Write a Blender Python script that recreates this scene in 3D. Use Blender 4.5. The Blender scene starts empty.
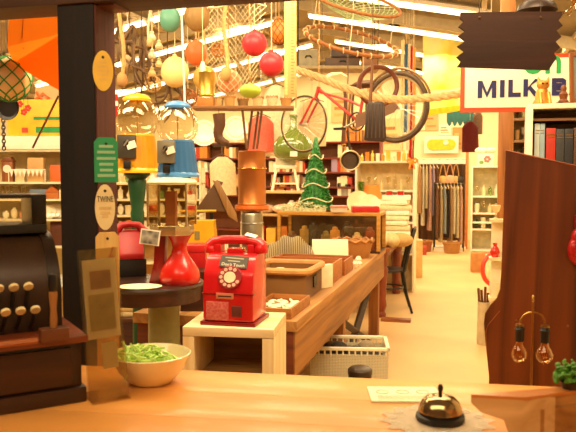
import bpy, bmesh, math, random
from mathutils import Vector, Matrix, Euler
R = random.Random(11)
PI = math.pi
SC = bpy.context.scene
COL = SC.collection
YAW = math.radians(14.8); PIT = math.radians(3.35); FPX = 700.0
EYE = Vector((0, 0, 1.5))
RT = Vector((math.cos(YAW), math.sin(YAW), 0))
FW = Vector((-math.sin(YAW), math.cos(YAW), 0))
FWD = FW * math.cos(PIT) - Vector((0, 0, math.sin(PIT)))
UP = FW * math.sin(PIT) + Vector((0, 0, math.cos(PIT)))
def ray(px, py): return FWD + RT * ((px - 288) / FPX) + UP * ((216 - py) / FPX)
def P(px, py, d): return EYE + ray(px, py) * d           # a point at depth d along the view
def F(px, py, z):                                         # a point on the level z
    v = ray(px, py); return EYE + v * ((z - EYE.z) / v.z)
RIDGE_X, RIDGE_Z, SLOPE = -2.7, 4.2, 0.2
def roof_z(x): return RIDGE_Z - SLOPE * abs(x - RIDGE_X)
def RF(px, py):                                           # a point on the underside of the roof
    v = ray(px, py)
    for s in (-1, 1):
        # z = RIDGE_Z - SLOPE*s*(x-RIDGE_X)
        den = v.z + SLOPE * s * v.x
        if abs(den) < 1e-6: continue
        t = (RIDGE_Z - EYE.z + SLOPE * s * (RIDGE_X - EYE.x)) / den
        p = EYE + v * t
        if t > 0 and s * (p.x - RIDGE_X) >= -1e-6: return p
    return P(px, py, 10)

# ------------------------------------------------------------------ materials
MATS = {}
def lin(c):
    if isinstance(c, str):
        c = [int(c[i:i + 2], 16) / 255 for i in (0, 2, 4)]
        c = [x / 12.92 if x <= .04045 else ((x + .055) / 1.055) ** 2.4 for x in c]
    return (c[0], c[1], c[2], 1)
def M(col, rough=.55, metal=0.0, kind='plain', var=.14, sc=14.0, axis=0, col2=None, coat=0.0, bump=.12, emit=0.0):
    key = (col, rough, metal, kind, var, sc, axis, col2, coat, bump, emit)
    if key in MATS: return MATS[key]
    m = bpy.data.materials.new('mat_%s_%s' % (kind, col)); m.use_nodes = True
    nt = m.node_tree; N = nt.nodes; L = nt.links; b = N['Principled BSDF']; out = N['Material Output']
    tc = N.new('ShaderNodeTexCoord')
    c = lin(col); a1 = [max(0, x * (1 - var)) for x in c[:3]] + [1]; a2 = [min(1, x * (1 + var)) for x in c[:3]] + [1]
    if col2: a1, a2 = c, lin(col2)
    b.inputs['Roughness'].default_value = rough; b.inputs['Metallic'].default_value = metal
    b.inputs['Coat Weight'].default_value = coat; b.inputs['Coat Roughness'].default_value = .12
    if kind == 'glass':
        N.remove(b)
        t = N.new('ShaderNodeBsdfTransparent'); t.inputs[0].default_value = c
        g = N.new('ShaderNodeBsdfGlossy'); g.inputs['Roughness'].default_value = max(.03, rough)
        g.inputs[0].default_value = (1, .95, .85, 1)
        lw = N.new('ShaderNodeLayerWeight'); lw.inputs[0].default_value = .28
        mp = N.new('ShaderNodeMapRange'); mp.inputs['To Min'].default_value = .04; mp.inputs['To Max'].default_value = .75
        x = N.new('ShaderNodeMixShader')
        L.new(lw.outputs['Facing'], mp.inputs['Value']); L.new(mp.outputs[0], x.inputs[0]); L.new(t.outputs[0], x.inputs[1]); L.new(g.outputs[0], x.inputs[2])
        L.new(x.outputs[0], out.inputs[0]); MATS[key] = m; return m
    if kind == 'translucent':
        N.remove(b); d_ = N.new('ShaderNodeBsdfDiffuse'); t_ = N.new('ShaderNodeBsdfTranslucent'); g_ = N.new('ShaderNodeBsdfGlossy'); g_.inputs['Roughness'].default_value = rough
        ns = N.new('ShaderNodeTexNoise'); ns.inputs['Scale'].default_value = sc; L.new(tc.outputs['Object'], ns.inputs[0])
        rm = N.new('ShaderNodeValToRGB'); rm.color_ramp.elements[0].color = a1; rm.color_ramp.elements[1].color = a2; L.new(ns.outputs['Fac'], rm.inputs[0])
        for q in (d_, t_): L.new(rm.outputs[0], q.inputs[0])
        x = N.new('ShaderNodeMixShader'); x.inputs[0].default_value = .55; L.new(d_.outputs[0], x.inputs[1]); L.new(t_.outputs[0], x.inputs[2])
        y = N.new('ShaderNodeMixShader'); y.inputs[0].default_value = .06; L.new(x.outputs[0], y.inputs[1]); L.new(g_.outputs[0], y.inputs[2])
        L.new(y.outputs[0], out.inputs[0]); MATS[key] = m; return m
    mpn = N.new('ShaderNodeMapping'); L.new(tc.outputs['Object'], mpn.inputs[0])
    if kind == 'brick':
        t = N.new('ShaderNodeTexBrick'); t.inputs['Scale'].default_value = sc
        t.inputs['Color1'].default_value = a1; t.inputs['Color2'].default_value = a2; t.inputs['Mortar'].default_value = [x * .5 for x in a1[:3]] + [1]
        t.inputs['Mortar Size'].default_value = .03
        L.new(mpn.outputs[0], t.inputs[0]); fac = t.outputs['Fac']; colout = t.outputs['Color']
    else:
        if kind == 'wood':
            s = [sc, sc, sc]; s[axis] = sc * .06; mpn.inputs['Scale'].default_value = s
            t = N.new('ShaderNodeTexNoise'); t.inputs['Scale'].default_value = 1.0; t.inputs['Detail'].default_value = 6; t.inputs['Distortion'].default_value = 1.2
            fac = t.outputs['Fac']
        elif kind in ('stripe', 'weave'):
            t = N.new('ShaderNodeTexWave'); t.inputs['Scale'].default_value = sc; t.bands_direction = 'XYZ'[axis]
            t.inputs['Distortion'].default_value = .4 if kind == 'stripe' else 0
            fac = t.outputs['Fac']
            if kind == 'weave':
                t2 = N.new('ShaderNodeTexWave'); t2.inputs['Scale'].default_value = sc; t2.bands_direction = 'Z' if axis != 2 else 'X'
                L.new(mpn.outputs[0], t2.inputs[0])
                mm = N.new('ShaderNodeMath'); mm.operation = 'MULTIPLY'; L.new(t.outputs['Fac'], mm.inputs[0]); L.new(t2.outputs['Fac'], mm.inputs[1]); fac = mm.outputs[0]
        elif kind == 'spots':
            t = N.new('ShaderNodeTexVoronoi'); t.inputs['Scale'].default_value = sc; fac = t.outputs['Distance']
        else:
            t = N.new('ShaderNodeTexNoise'); t.inputs['Scale'].default_value = sc; t.inputs['Detail'].default_value = 4; fac = t.outputs['Fac']
        L.new(mpn.outputs[0], t.inputs[0])
        r = N.new('ShaderNodeValToRGB'); r.color_ramp.elements[0].color = a1; r.color_ramp.elements[1].color = a2
        if kind in ('plain', 'wood'): r.color_ramp.elements[0].position = .3; r.color_ramp.elements[1].position = .7
        L.new(fac, r.inputs[0]); colout = r.outputs[0]
    L.new(colout, b.inputs['Base Color'])
    if emit:
        L.new(colout, b.inputs['Emission Color']); b.inputs['Emission Strength'].default_value = emit
    if bump:
        bp = N.new('ShaderNodeBump'); bp.inputs['Strength'].default_value = bump; bp.inputs['Distance'].default_value = .01
        L.new(fac, bp.inputs['Height']); L.new(bp.outputs[0], b.inputs['Normal'])
    MATS[key] = m; return m
def wood(col, col2, axis=0, sc=30.0, rough=.45, coat=.0): return M(col, rough, 0, 'wood', 0, sc, axis, col2, coat)
def cloth(col, var=.12): return M(col, .9, 0, 'plain', var, 40)
def metal(col, rough=.3): return M(col, rough, .9, 'plain', .1, 20, bump=.04)
def gloss(col, rough=.22): return M(col, rough, 0, 'plain', .08, 10, bump=.02, coat=.5)
GLASS = M('F7F3E6', .03, kind='glass')
GREENGLASS = M('C2D8A0', .03, kind='glass')
PINE = wood('D9A55E', 'B97F3C', 0); PALE = wood('F0DCAE', 'DDBE86', 0)
WALNUT = wood('4A2412', '2C140A', 0); REDWOOD = wood('8E3A1A', '5F220F', 0); TEAK = wood('A9672D', '7A451A', 0)
WHITEP = M('F1E7CF', .5, var=.05); BLACK = M('15110E', .45, var=.2); IRON = metal('4A443C', .45)
BRASS = metal('C99A48', .3); STEEL = metal('B8B2A4', .3); CANE = M('C78F4C', .6, 0, 'weave', 0, 40, 0, '8A5724', bump=.5)

# ------------------------------------------------------------------ geometry
class G:
    def __init__(s, k=1.0): s.b = bmesh.new(); s.k = k
    def _new(s, f, M4=None, bev=0):
        t = bmesh.new(); f(t)
        if bev: bmesh.ops.bevel(t, geom=t.edges[:], offset=bev, segments=2, affect='EDGES', profile=.6)
        if M4 is not None: bmesh.ops.transform(t, matrix=M4, verts=t.verts[:])
        me = bpy.data.meshes.new('t'); t.to_mesh(me); t.free(); s.b.from_mesh(me); bpy.data.meshes.remove(me); return s
    def box(s, x, y, z, sx, sy, sz, rot=(0, 0, 0), bev=0):
        m = Matrix.Translation((x, y, z)) @ Euler(rot).to_matrix().to_4x4()
        def f(t):
            bmesh.ops.create_cube(t, size=1); bmesh.ops.scale(t, vec=(sx, sy, sz), verts=t.verts[:])
        return s._new(f, m, bev)
    def bx(s, x0, x1, y0, y1, z0, z1, bev=0):
        return s.box((x0 + x1) / 2, (y0 + y1) / 2, (z0 + z1) / 2, abs(x1 - x0), abs(y1 - y0), abs(z1 - z0), bev=bev)
    def lathe(s, prof, c=(0, 0, 0), n=24, rot=(0, 0, 0), sq=1.0):
        m = Matrix.Translation(c) @ Euler(rot).to_matrix().to_4x4()
        def f(t):
            rings = []
            for r, z in prof:
                if r < 1e-6: rings.append([t.verts.new((0, 0, z))])
                else: rings.append([t.verts.new((r * math.cos(2 * PI * i / n), sq * r * math.sin(2 * PI * i / n), z)) for i in range(n)])
            for a, b in zip(rings, rings[1:]):
                for i in range(n):
                    j = (i + 1) % n
                    if len(a) == 1 and len(b) == 1: continue
                    if len(a) == 1: t.faces.new((a[0], b[j], b[i]))
                    elif len(b) == 1: t.faces.new((a[i], a[j], b[0]))
                    else: t.faces.new((a[i], a[j], b[j], b[i]))
            bmesh.ops.recalc_face_normals(t, faces=t.faces[:])
        return s._new(f, m)
    def cyl(s, p0, p1, r0, r1=None, n=14):
        p0 = Vector(p0); p1 = Vector(p1); d = p1 - p0; r1 = r0 if r1 is None else r1
        q = d.to_track_quat('Z', 'Y').to_matrix().to_4x4()
        L = d.length
        def f(t):
            bmesh.ops.create_cone(t, cap_ends=True, segments=n, radius1=r0, radius2=r1, depth=L)
        return s._new(f, Matrix.Translation((p0 + p1) / 2) @ q)
    def ball(s, c, r, sx=1, sy=1, sz=1, n=20, rot=(0, 0, 0)):
        m = Matrix.Translation(c) @ Euler(rot).to_matrix().to_4x4() @ Matrix.Diagonal((sx, sy, sz, 1))
        return s._new(lambda t: bmesh.ops.create_uvsphere(t, u_segments=n, v_segments=max(6, n * 2 // 3), radius=r), m)
    def tube(s, pts, r, n=7, closed=False):
        pts = [Vector(p) for p in pts]; N_ = len(pts)
        rr = r if isinstance(r, (list, tuple)) else [r] * N_
        def f(t):
            rings = []; ref = None
            for i, p in enumerate(pts):
                a = pts[i - 1] if (i > 0 or closed) else p
                b = pts[(i + 1) % N_] if (i < N_ - 1 or closed) else p
                d = (b - a).normalized() if (b - a).length > 1e-9 else Vector((0, 0, 1))
                if ref is None:
                    ref = d.orthogonal().normalized()
                ref = (ref - d * ref.dot(d)); ref = ref.normalized() if ref.length > 1e-6 else d.orthogonal().normalized()
                o = d.cross(ref)
                rings.append([t.verts.new(p + (ref * math.cos(2 * PI * j / n) + o * math.sin(2 * PI * j / n)) * rr[i]) for j in range(n)])
            m = N_ if closed else N_ - 1
            for i in range(m):
                a, b = rings[i], rings[(i + 1) % N_]
                for j in range(n): t.faces.new((a[j], a[(j + 1) % n], b[(j + 1) % n], b[j]))
            if not closed: t.faces.new(rings[0][::-1]); t.faces.new(rings[-1])
            bmesh.ops.recalc_face_normals(t, faces=t.faces[:])
        return s._new(f)
    def ring(s, c, r, t, rot=(0, 0, 0), n=32, sx=1, sy=1, m=8):
        e = Euler(rot).to_matrix(); c = Vector(c)
        return s.tube([c + e @ Vector((sx * r * math.cos(2 * PI * i / n), sy * r * math.sin(2 * PI * i / n), 0)) for i in range(n)], t, m, True)
    def prism(s, poly, y0, y1, M4=None, bev=0):            # outline in x,z pushed along y
        def f(t):
            v = [t.verts.new((p[0], y0, p[1])) for p in poly]
            fc = t.faces.new(v); e = bmesh.ops.extrude_face_region(t, geom=[fc])
            bmesh.ops.translate(t, vec=(0, y1 - y0, 0), verts=[x for x in e['geom'] if isinstance(x, bmesh.types.BMVert)])
            bmesh.ops.recalc_face_normals(t, faces=t.faces[:])
        return s._new(f, M4, bev)
    def sheet(s, fn, nu, nv, th=.002):                     # fn(u,v)->point, given a thickness
        def f(t):
            g = [[t.verts.new(fn(i / nu, j / nv)) for j in range(nv + 1)] for i in range(nu + 1)]
            fs = [t.faces.new((g[i][j], g[i + 1][j], g[i + 1][j + 1], g[i][j + 1])) for i in range(nu) for j in range(nv)]
            bmesh.ops.solidify(t, geom=fs, thickness=th)
            bmesh.ops.recalc_face_normals(t, faces=t.faces[:])
        return s._new(f)
    def put(s, name, mat, parent=None, loc=None, rot=None, sharp=38):
        me = bpy.data.meshes.new(name)
        if s.k != 1.0: bmesh.ops.scale(s.b, vec=(s.k,) * 3, verts=s.b.verts[:])
        s.b.to_mesh(me); s.b.free()
        for p in me.polygons: p.use_smooth = True
        me.set_sharp_from_angle(angle=math.radians(sharp))
        me.materials.append(mat)
        o = bpy.data.objects.new(name, me); COL.objects.link(o)
        if parent: o.parent = parent
        if loc is not None: o.location = loc
        if rot is not None: o.rotation_euler = rot if not isinstance(rot, (int, float)) else (0, 0, rot)
        return o
def tag(o, label, cat, group=None, kind=None):
    o['label'] = label
    if cat: o['category'] = cat
    if group: o['group'] = group
    if kind: o['kind'] = kind
    return o
def thing(name, label, cat, loc, rz=YAW, group=None, rot=None):
    o = bpy.data.objects.new(name, None); COL.objects.link(o); o.empty_display_size = .05
    o.location = loc; o.rotation_euler = rot or (0, 0, rz)
    return tag(o, label, cat, group)
def one(g, name, mat, label, cat, loc, rz=YAW, group=None, rot=None, kind=None):
    o = g.put(name, mat, None, loc, rot or (0, 0, rz)); return tag(o, label, cat, group, kind)
def struct(g, name, mat, loc=(0, 0, 0), rz=0, parent=None):
    o = g.put(name, mat, parent, loc, (0, 0, rz))
    if not parent: o['kind'] = 'structure'
    return o
def dup(root, loc, rz=None, label=None, group=None, scale=None, mats=None):
    r = root.copy(); COL.objects.link(r); r.location = loc
    if rz is not None: r.rotation_euler = (0, 0, rz)
    if label: r['label'] = label
    if group: r['group'] = group
    if scale: r.scale = (scale,) * 3 if isinstance(scale, (int, float)) else scale
    for ch in list(root.children):
        c = ch.copy(); COL.objects.link(c); c.parent = r
        if mats and ch.name.split('.')[0] in mats:
            c.data = c.data.copy(); c.data.materials[0] = mats[ch.name.split('.')[0]]
        for g2 in ch.children:
            d = g2.copy(); COL.objects.link(d); d.parent = c
    if mats and root.type == 'MESH' and 'self' in mats:
        r.data = r.data.copy(); r.data.materials[0] = mats['self']
    return r
def text(body, size, mat, parent, loc, rot, name='lettering', extrude=.001, bold=0.0, align='CENTER', sx=1.0):
    cu = bpy.data.curves.new('t', 'FONT'); cu.body = body; cu.size = size; cu.extrude = extrude; cu.offset = bold
    cu.align_x = align; cu.align_y = 'CENTER'; cu.resolution_u = 3
    o = bpy.data.objects.new('t', cu); COL.objects.link(o)
    dg = bpy.context.evaluated_depsgraph_get(); me = bpy.data.meshes.new_from_object(o.evaluated_get(dg))
    bpy.data.objects.remove(o)
    me.name = name; me.materials.clear(); me.materials.append(mat)
    q = bpy.data.objects.new(name, me); COL.objects.link(q); q.parent = parent; q.location = loc; q.rotation_euler = rot; q.scale = (sx, 1, 1)
    return q
EXPO = -1.1; LAMP_E = 9.0
# ------------------------------------------------------------------ camera, light, shell
cam = bpy.data.cameras.new('camera'); cam.sensor_width = 36; cam.lens = 36 * FPX / 576; cam.clip_start = .05
cam.dof.use_dof = True; cam.dof.focus_distance = 3.1; cam.dof.aperture_fstop = 9
co = bpy.data.objects.new('camera', cam); COL.objects.link(co); co.location = EYE; co.rotation_euler = (PI / 2 - PIT, 0, YAW)
SC.camera = co
SC.view_settings.view_transform = 'Standard'; SC.view_settings.look = 'None'; SC.view_settings.gamma = 1; SC.view_settings.exposure = EXPO
SC.cycles.use_denoising = True; SC.cycles.max_bounces = 8; SC.cycles.transparent_max_bounces = 24; SC.cycles.sample_clamp_indirect = 6
w = bpy.data.worlds.new('world'); SC.world = w; w.use_nodes = True
w.node_tree.nodes['Background'].inputs[0].default_value = (1, .7, .4, 1); w.node_tree.nodes['Background'].inputs[1].default_value = .05
WARM = (1.0, .77, .45)
def area(x, y, z, sx, sy, e, tilt=(0, 0, 0), col=WARM):
    l = bpy.data.lights.new('lamp', 'AREA'); l.shape = 'RECTANGLE'; l.size = sx; l.size_y = sy; l.energy = e; l.color = col
    o = bpy.data.objects.new('lamp', l); COL.objects.link(o); o.location = (x, y, z); o.rotation_euler = tilt
for yy, e in ((3.6, 110), (6.2, 150), (9.35, 190), (11.15, 150), (13.35, 190), (15.3, 130)):
    for xx in (-6.3, -2.9, .2):
        area(xx, yy, roof_z(xx) - .22, 2.6, .3, e * (.75 if xx < -5 else 1))
area(-.35, 2.05, 2.7, 1.6, .3, 55, (math.radians(-12), 0, 0))  # unseen fill lamp added over the counter to brighten its top
area(-.6, .2, 2.5, 2.4, .6, 66, (math.radians(38), 0, 0))  # added fill above the camera, lifts the nearest front faces
for xx in (-2.6, -.4): area(xx, 2.35, 2.75, 1.8, .5, 120, (math.radians(48), 0, 0))  # unseen fill pair added past the beam, aimed at fronts down the hall
for xx in (-4.0, -1.2): area(xx, 5.4, 3.3, 2.0, .4, 150, (math.radians(50), 0, 0))  # further fill lamps added mid-hall, tilted at camera-facing sides

XL, XR, YB, YF = -9.2, 1.75, 16.6, -1.6
CREAM = M('EAD9B0', .8, var=.06, sc=3)
def slab(x0, x1, y0, y1, z0, z1, name, mat): return struct(G().bx(x0, x1, y0, y1, z0, z1), name, mat)
slab(XL, XR, YF, YB, -.1, 0, 'floor', M('D2AE76', .55, var=.08, sc=1.6, bump=.03))
slab(XL - .1, XL, YF, YB, 0, 3.2, 'wall_left', CREAM)
slab(XR, XR + .1, YF, YB, 0, 3.6, 'wall_right', CREAM)
slab(XL - .1, XR + .1, YB, YB + .1, 0, 4.4, 'wall_back', M('EEDFB4', .8, var=.05, sc=2))
slab(XL - .1, XR + .1, YF - .1, YF, 0, 4.4, 'wall_front', M('8A6A44', .8))
g = G()
def corr(x0, x1):
    n = int((YB - YF) / .07)
    def fn(u, v):
        x = x0 + (x1 - x0) * u; return (x, YF + (YB - YF) * v, roof_z(x) + .02 + .018 * math.sin(v * n * PI))
    g.sheet(fn, 1, n * 2, .01)
corr(XL - .1, RIDGE_X); corr(RIDGE_X, XR + .1)
struct(g, 'ceiling', M('CDBB94', .5, 0, var=.08, sc=2))
k = 0
for yy in (4.7, 7.6, 10.3, 12.3, 14.6):                   # steel rafters across the hall
    for x0, x1 in ((XL, RIDGE_X), (RIDGE_X, XR)):
        k += 1; g = G(); z0, z1 = roof_z(x0) - .1, roof_z(x1) - .1
        g.prism([(x0, z0 - .1), (x1, z1 - .1), (x1, z1 + .06), (x0, z0 + .06)], yy - .04, yy + .04)
        struct(g, 'trim_%d' % k, M('AE9C76', .55, var=.1))
for i in range(9):                                        # purlins along the hall
    x = XL + .9 + i * 1.2; k += 1
    struct(G().bx(x - .03, x + .03, YF, YB, roof_z(x) - .075, roof_z(x) - .01), 'trim_%d' % k, M('B4A27C', .55, var=.1))

# fluorescent battens in rows across the roof
HOUS = M('F4EAD2', .4, var=.03); TUBE = M('FFE9B8', .4, var=.02, emit=LAMP_E, bump=0)
def batten(x, y, label, L=1.5):
    s = -1 if x < RIDGE_X else 1; a = math.atan(SLOPE) * (1 if s > 0 else -1)
    t = thing('fluorescent_light', label, 'ceiling light', (x, y, roof_z(x) - .1), 0, 'fluorescent lights under the roof', (0, a, 0))
    G().bx(-L / 2, L / 2, -.08, .08, -.0, .05).put('housing', HOUS, t)
    for q in (-.045, .045): G().cyl((-L / 2 + .02, q, -.025), (L / 2 - .02, q, -.025), .024, n=8).put('tube', TUBE, t)
    return t
rows = {5.9: 'first row in from the counter', 7.55: 'second row in from the counter', 9.37: 'third row in from the counter', 11.15: 'fourth row in from the counter', 13.38: 'fifth row in from the counter', 15.95: 'row close to the back wall'}
ordw = ['leftmost', 'second from left', 'third from left', 'fourth from left', 'fifth from left', 'sixth from left', 'rightmost']
for yy, nm in rows.items():
    if yy < 9: continue
    for i in range(6):
        x = -6.9 + i * 1.56 + (.1 if i > 2 else 0)
        if abs(x - RIDGE_X) < .8: x += .25 if x > RIDGE_X else -.1
        if x > XR - .8: continue
        batten(x, yy, 'glowing warm white fluorescent batten, %s in the %s' % (ordw[i], nm))

# ------------------------------------------------------------------ serving counter, post and beam
ZC = 1.066
A, B = F(189, 370, ZC), F(490, 383.6, ZC); u = (B - A).normalized(); CRZ = math.atan2(u.y, u.x)
ct = thing('service_counter', 'varnished honey pine serving counter across the foreground', 'counter', (A.x, A.y, 0), CRZ)
g = G()
for i in range(6): g.bx(-1.25, 1.6, -.88 + i * .1467, -.88 + (i + 1) * .1467 - .0006, ZC - .045, ZC, bev=.0015)
g.put('worktop', M('E9A556', .38, 0, 'wood', 0, 7, 0, 'D68E42', .2, bump=.04), ct)
g = G()
for i in range(22): g.bx(-1.2 + i * .125, -1.2 + (i + 1) * .125 - .003, -.1, -.07, .08, ZC - .045)
g.put('front_panel', PINE, ct)
G().bx(-1.18, 1.53, -.14, -.11, 0, .08).put('plinth', WALNUT, ct)

p = P(90.5, 300, 1.80)
PX, PY = p.x, p.y
DARKP = wood('1C0F08', '0F0704', 2, 24, .6)
pt = thing('timber_post', 'dark stained square timber post standing between register and phone', 'post', (PX, PY, 0), 0)
PW = .05
G().bx(-PW, PW, -PW, PW, 0, 1.985, bev=.004).put('shaft', M('1C0D06', .8, 0, 'wood', 0, 24, 2, '0E0603'), pt)
G().bx(PW, PW + .004, -PW + .004, PW - .004, .5, 1.98).put('side_board', wood('5A2010', '3B1208', 2, 24, .7), pt)
G().bx(PW + .004, PW + .05, -PW + .01, PW - .01, 1.91, 1.945, bev=.003).put('bracket', wood('6E3D1C', '4A260F', 0), pt)
zb = P(112, 14, 1.74).z + .016
g = G().bx(-2.3, 1.7, PY - .06, PY + .06, zb, zb + .16, bev=.006)
one(g, 'ceiling_beam', wood('4A2A14', '2E180A', 0, 20, .6), 'long dark brown timber beam overhead carried by the post', 'beam', (0, 0, 0), 0)
# ------------------------------------------------------------------ things on the counter
# old cash register
o = F(84, 402, ZC); RZ = YAW + math.radians(31)
rg = thing('cash_register', 'antique dark bronze cash register on a wooden drawer base', 'cash register', (o.x, o.y, ZC), RZ)
DK = M('3A2413', .38, .25, var=.25, sc=9); DW = wood('3B1B0D', '22100A', 0, 26, .4, .2)
g = G().bx(-.6, 0, .012, .3, 0, .118, bev=.003); g.bx(-.6, .006, 0, .3, 0, .03, bev=.003); g.put('drawer_base', DW, rg)
G().bx(-.58, -.02, .004, .012, .035, .108, bev=.002).put('drawer_front', wood('45200F', '2A1209', 0, 26, .4), rg)
G().bx(-.6, .008, -.012, .3, .118, .131, bev=.003).put('ledge', wood('8A3F1C', '5E2812', 0, 26, .35), rg)
prof = [(.075, .131), (.075, .2), (.082, .235), (.1, .268), (.13, .296), (.165, .312), (.2, .316), (.29, .316), (.29, .131)]
m = Matrix.Rotation(PI / 2, 4, 'Z')
def prof_x(poly, x0, x1):
    g = G()
    def f(t):
        v = [t.verts.new((x0, a, b)) for a, b in poly]; fc = t.faces.new(v); e = bmesh.ops.extrude_face_region(t, geom=[fc])
        bmesh.ops.translate(t, vec=(x1 - x0, 0, 0), verts=[q for q in e['geom'] if isinstance(q, bmesh.types.BMVert)])
        bmesh.ops.recalc_face_normals(t, faces=t.faces[:])
    return g._new(f)
prof_x(prof, -.58, -.03).put('body', DK, rg)
pr2 = [(a - .006 if i < 6 else a, b + .004 if i in (4, 5, 6, 7) else b) for i, (a, b) in enumerate(prof)]
prof_x(pr2, -.045, -.022).put('end_plate', M('2A1A0D', .35, .3, var=.2), rg)
G().bx(-.25, -.19, .09, .099, .2712, .274).put('slot', BLACK, rg, None)
g = G(); g.bx(-.56, -.03, .15, .26, .316, .334, bev=.002); g.put('display_floor', BLACK, rg)
g = G(); g.bx(-.06, -.03, .15, .26, .334, .395, bev=.003); g.put('display_end', M('120D08', .3, var=.1), rg)
g = G(); g.bx(-.56, -.06, .15, .26, .388, .395, bev=.001); g.put('display_top', BLACK, rg)
G().bx(-.56, -.06, .152, .155, .334, .388).put('display_glass', GLASS, rg)
for i in range(3): G().box(-.19 - i * .1, .2, .355, .05, .003, .035).put('price_flag', M(['C8463C', 'E8DCC0', 'C8463C'][i], .5), rg)
IV = M('E7CF95', .35, var=.08)
for r, (z, yk) in enumerate(((.226, .05), (.186, .02))):
    for c in range(9):
        x = -.088 - c * .026 + r * .006
        kx = G().lathe([(0, 0), (.0085, 0), (.0092, .003), (.0085, .006), (0, .0065)], (x, yk, z), 12, (-.9 + PI, 0, 0)); ko = kx.put('key', IV, rg)
        G().tube([(x, yk + .002, z), (x, yk + .012, z - .02), (x, .07, z - .045)], .004, 6).put('key_stem', BLACK, ko)
# stamp standing on the ledge
q = F(54, 341, ZC + .131)
st = thing('rubber_stamp', 'wooden hand stamp with turned handle standing on the register ledge', 'stamp', (q.x, q.y, ZC + .131), RZ)
G().box(0, 0, .013, .05, .028, .024, bev=.003).put('base', wood('6B3A1B', '4A240F', 0), st)
G().lathe([(0, .024), (.006, .024), (.007, .04), (.0055, .06), (.008, .085), (.007, .092), (0, .092)], (0, 0, 0), 14).put('handle', wood('A8703A', '7A4A20', 2), st)
G().lathe([(0, .091), (.007, .091), (.009, .105), (.007, .122), (0, .126)], (0, 0, 0), 12).put('grip_knob', BLACK, st)
q = F(8, 348, ZC + .131)
one(G().cyl((-.05, 0, .006), (.05, .0, .006), .0055, n=8), 'wooden_dowel', wood('B0622A', '8A4518', 0), 'short reddish wooden rod lying on the register ledge', 'rod', (q.x, q.y, ZC + .132), RZ)

# clear leaflet holder
p0 = F(91, 404, ZC)
lh = thing('leaflet_holder', 'clear acrylic leaflet holder leaning on the dark post', 'leaflet holder', p0, YAW + math.radians(32))
H, tl = .292, -.03
def pane(x0, x1, y, z0, z1, th): return G().prism([(x0, z0), (x1 , z0), (x1 , z1), (x0, z1)], y, y + th)
PLEX = M('EFE8D6', .12, kind='glass')
TILT = (math.radians(-4), math.radians(-2.5), 0)
pane(0, .075, 0, .002, H, .003).put('front_sheet', PLEX, lh, rot=TILT)
pane(0, .075, .011, .002, H, .003).put('back_sheet', PLEX, lh, rot=TILT)
G().bx(0, .075, -.01, .07, 0, .003).put('foot', PLEX, lh)
pane(.006, .07, .005, .12, H - .02, .003).put('leaflet', M('F2ECD8', .5, 0, 'translucent', .08, 30), lh, rot=TILT)
pane(.012, .062, .0035, .135, .205, .001).put('leaflet_photo', M('D2C284', .5, 0, 'translucent', .3, 40), lh, rot=TILT)
pane(.018, .058, .0035, .215, .25, .001).put('leaflet_heading', M('CDA06A', .5, 0, 'translucent', .25, 60), lh, rot=TILT)
pane(.03, .06, .0035, .06, .11, .001).put('leaflet_card', M('E6DFC2', .5, 0, 'translucent', .05, 60), lh, rot=TILT)

# bowl with green shred
q = F(151, 382, ZC); q.z = ZC; rb = .082
bw = thing('bowl', 'cream ceramic bowl of green shredded paper on the counter', 'bowl', q)
G().lathe([(0, .003), (.034, .003), (.036, 0), (.04, 0), (.05, .008), (.066, .026), (.078, .05), (.0825, .059), (.084, .062), (.0815, .0635), (.077, .058), (.064, .028), (.046, .012), (0, .009)], (0, 0, 0), 48).put('bowl_body', gloss('F0DCA8', .25), bw)
g = G()
for i in range(110):
    a = R.uniform(0, 2 * PI); r = .06 * math.sqrt(R.random()); x, y = r * math.cos(a) - .012, r * math.sin(a)
    z = .034 + R.uniform(0, .026) * (1.25 if x < -.01 else .7); d = Vector((R.uniform(-1, 1), R.uniform(-1, 1), R.uniform(-.3, .5))).normalized() * .02
    pp = Vector((x, y, z)); g.tube([pp - d, pp + Vector((0, 0, .006)), pp + d], .0028, 4)
sh = one(g, 'green_paper_shred', M('BCDD6A', .6, var=.25, sc=60), 'tangle of lime green shredded paper heaped in the cream bowl', 'paper shred', q, kind='stuff')

# price card, doily, bell
c4 = [F(371, 387, ZC), F(430, 386, ZC), F(437, 404, ZC), F(379, 407, ZC)]
cc = sum(c4, Vector()) / 4
g = G(); g.bx(-.069, .069, -.045, .045, 0, .0035)
ca = thing('paper_card', 'white printed card lying flat on the counter behind the bell', 'card', (cc.x, cc.y, ZC + .0005), YAW - math.radians(1))
g.put('card_stock', M('EFE3BE', .6, var=.03), ca)
for i in range(3): G().ring((-.042 + i * .04, .01, .0037), .012, .0011, n=20, m=4).put('printed_rosette', M('CBB98A', .7), ca)
for i in range(4): G().bx(-.055, .05 - .01 * (i % 2), -.015 - i * .007, -.013 - i * .007, .0035, .0038).put('printed_line', M('B9A678', .7), ca)
q = F(437, 421, ZC)
g = G(); n = 96
def doily(t):
    prev = None; rings = []
    for r, amp in ((0, 0), (.03, 0), (.055, .0), (.08, .06), (.094, .1)):
        rings.append([t.verts.new((r * (1 + amp * math.cos(14 * 2 * PI * i / n)) * math.cos(2 * PI * i / n), .85 * r * (1 + amp * math.cos(14 * 2 * PI * i / n)) * math.sin(2 * PI * i / n), .0012 + .0006 * (i % 2))) for i in range(n)] if r else None)
    c0 = t.verts.new((0, 0, .001))
    for i in range(n): t.faces.new((c0, rings[1][i], rings[1][(i + 1) % n]))
    for a, b in zip(rings[1:], rings[2:]):
        for i in range(n): t.faces.new((a[i], b[i], b[(i + 1) % n], a[(i + 1) % n]))
    bmesh.ops.solidify(t, geom=t.faces[:], thickness=.001)
g._new(doily)
for i in range(14): a = 2 * PI * (i + .5) / 14; g.ring((.079 * math.cos(a), .067 * math.sin(a), .0022), .008, .0009, n=14, m=4)
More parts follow.
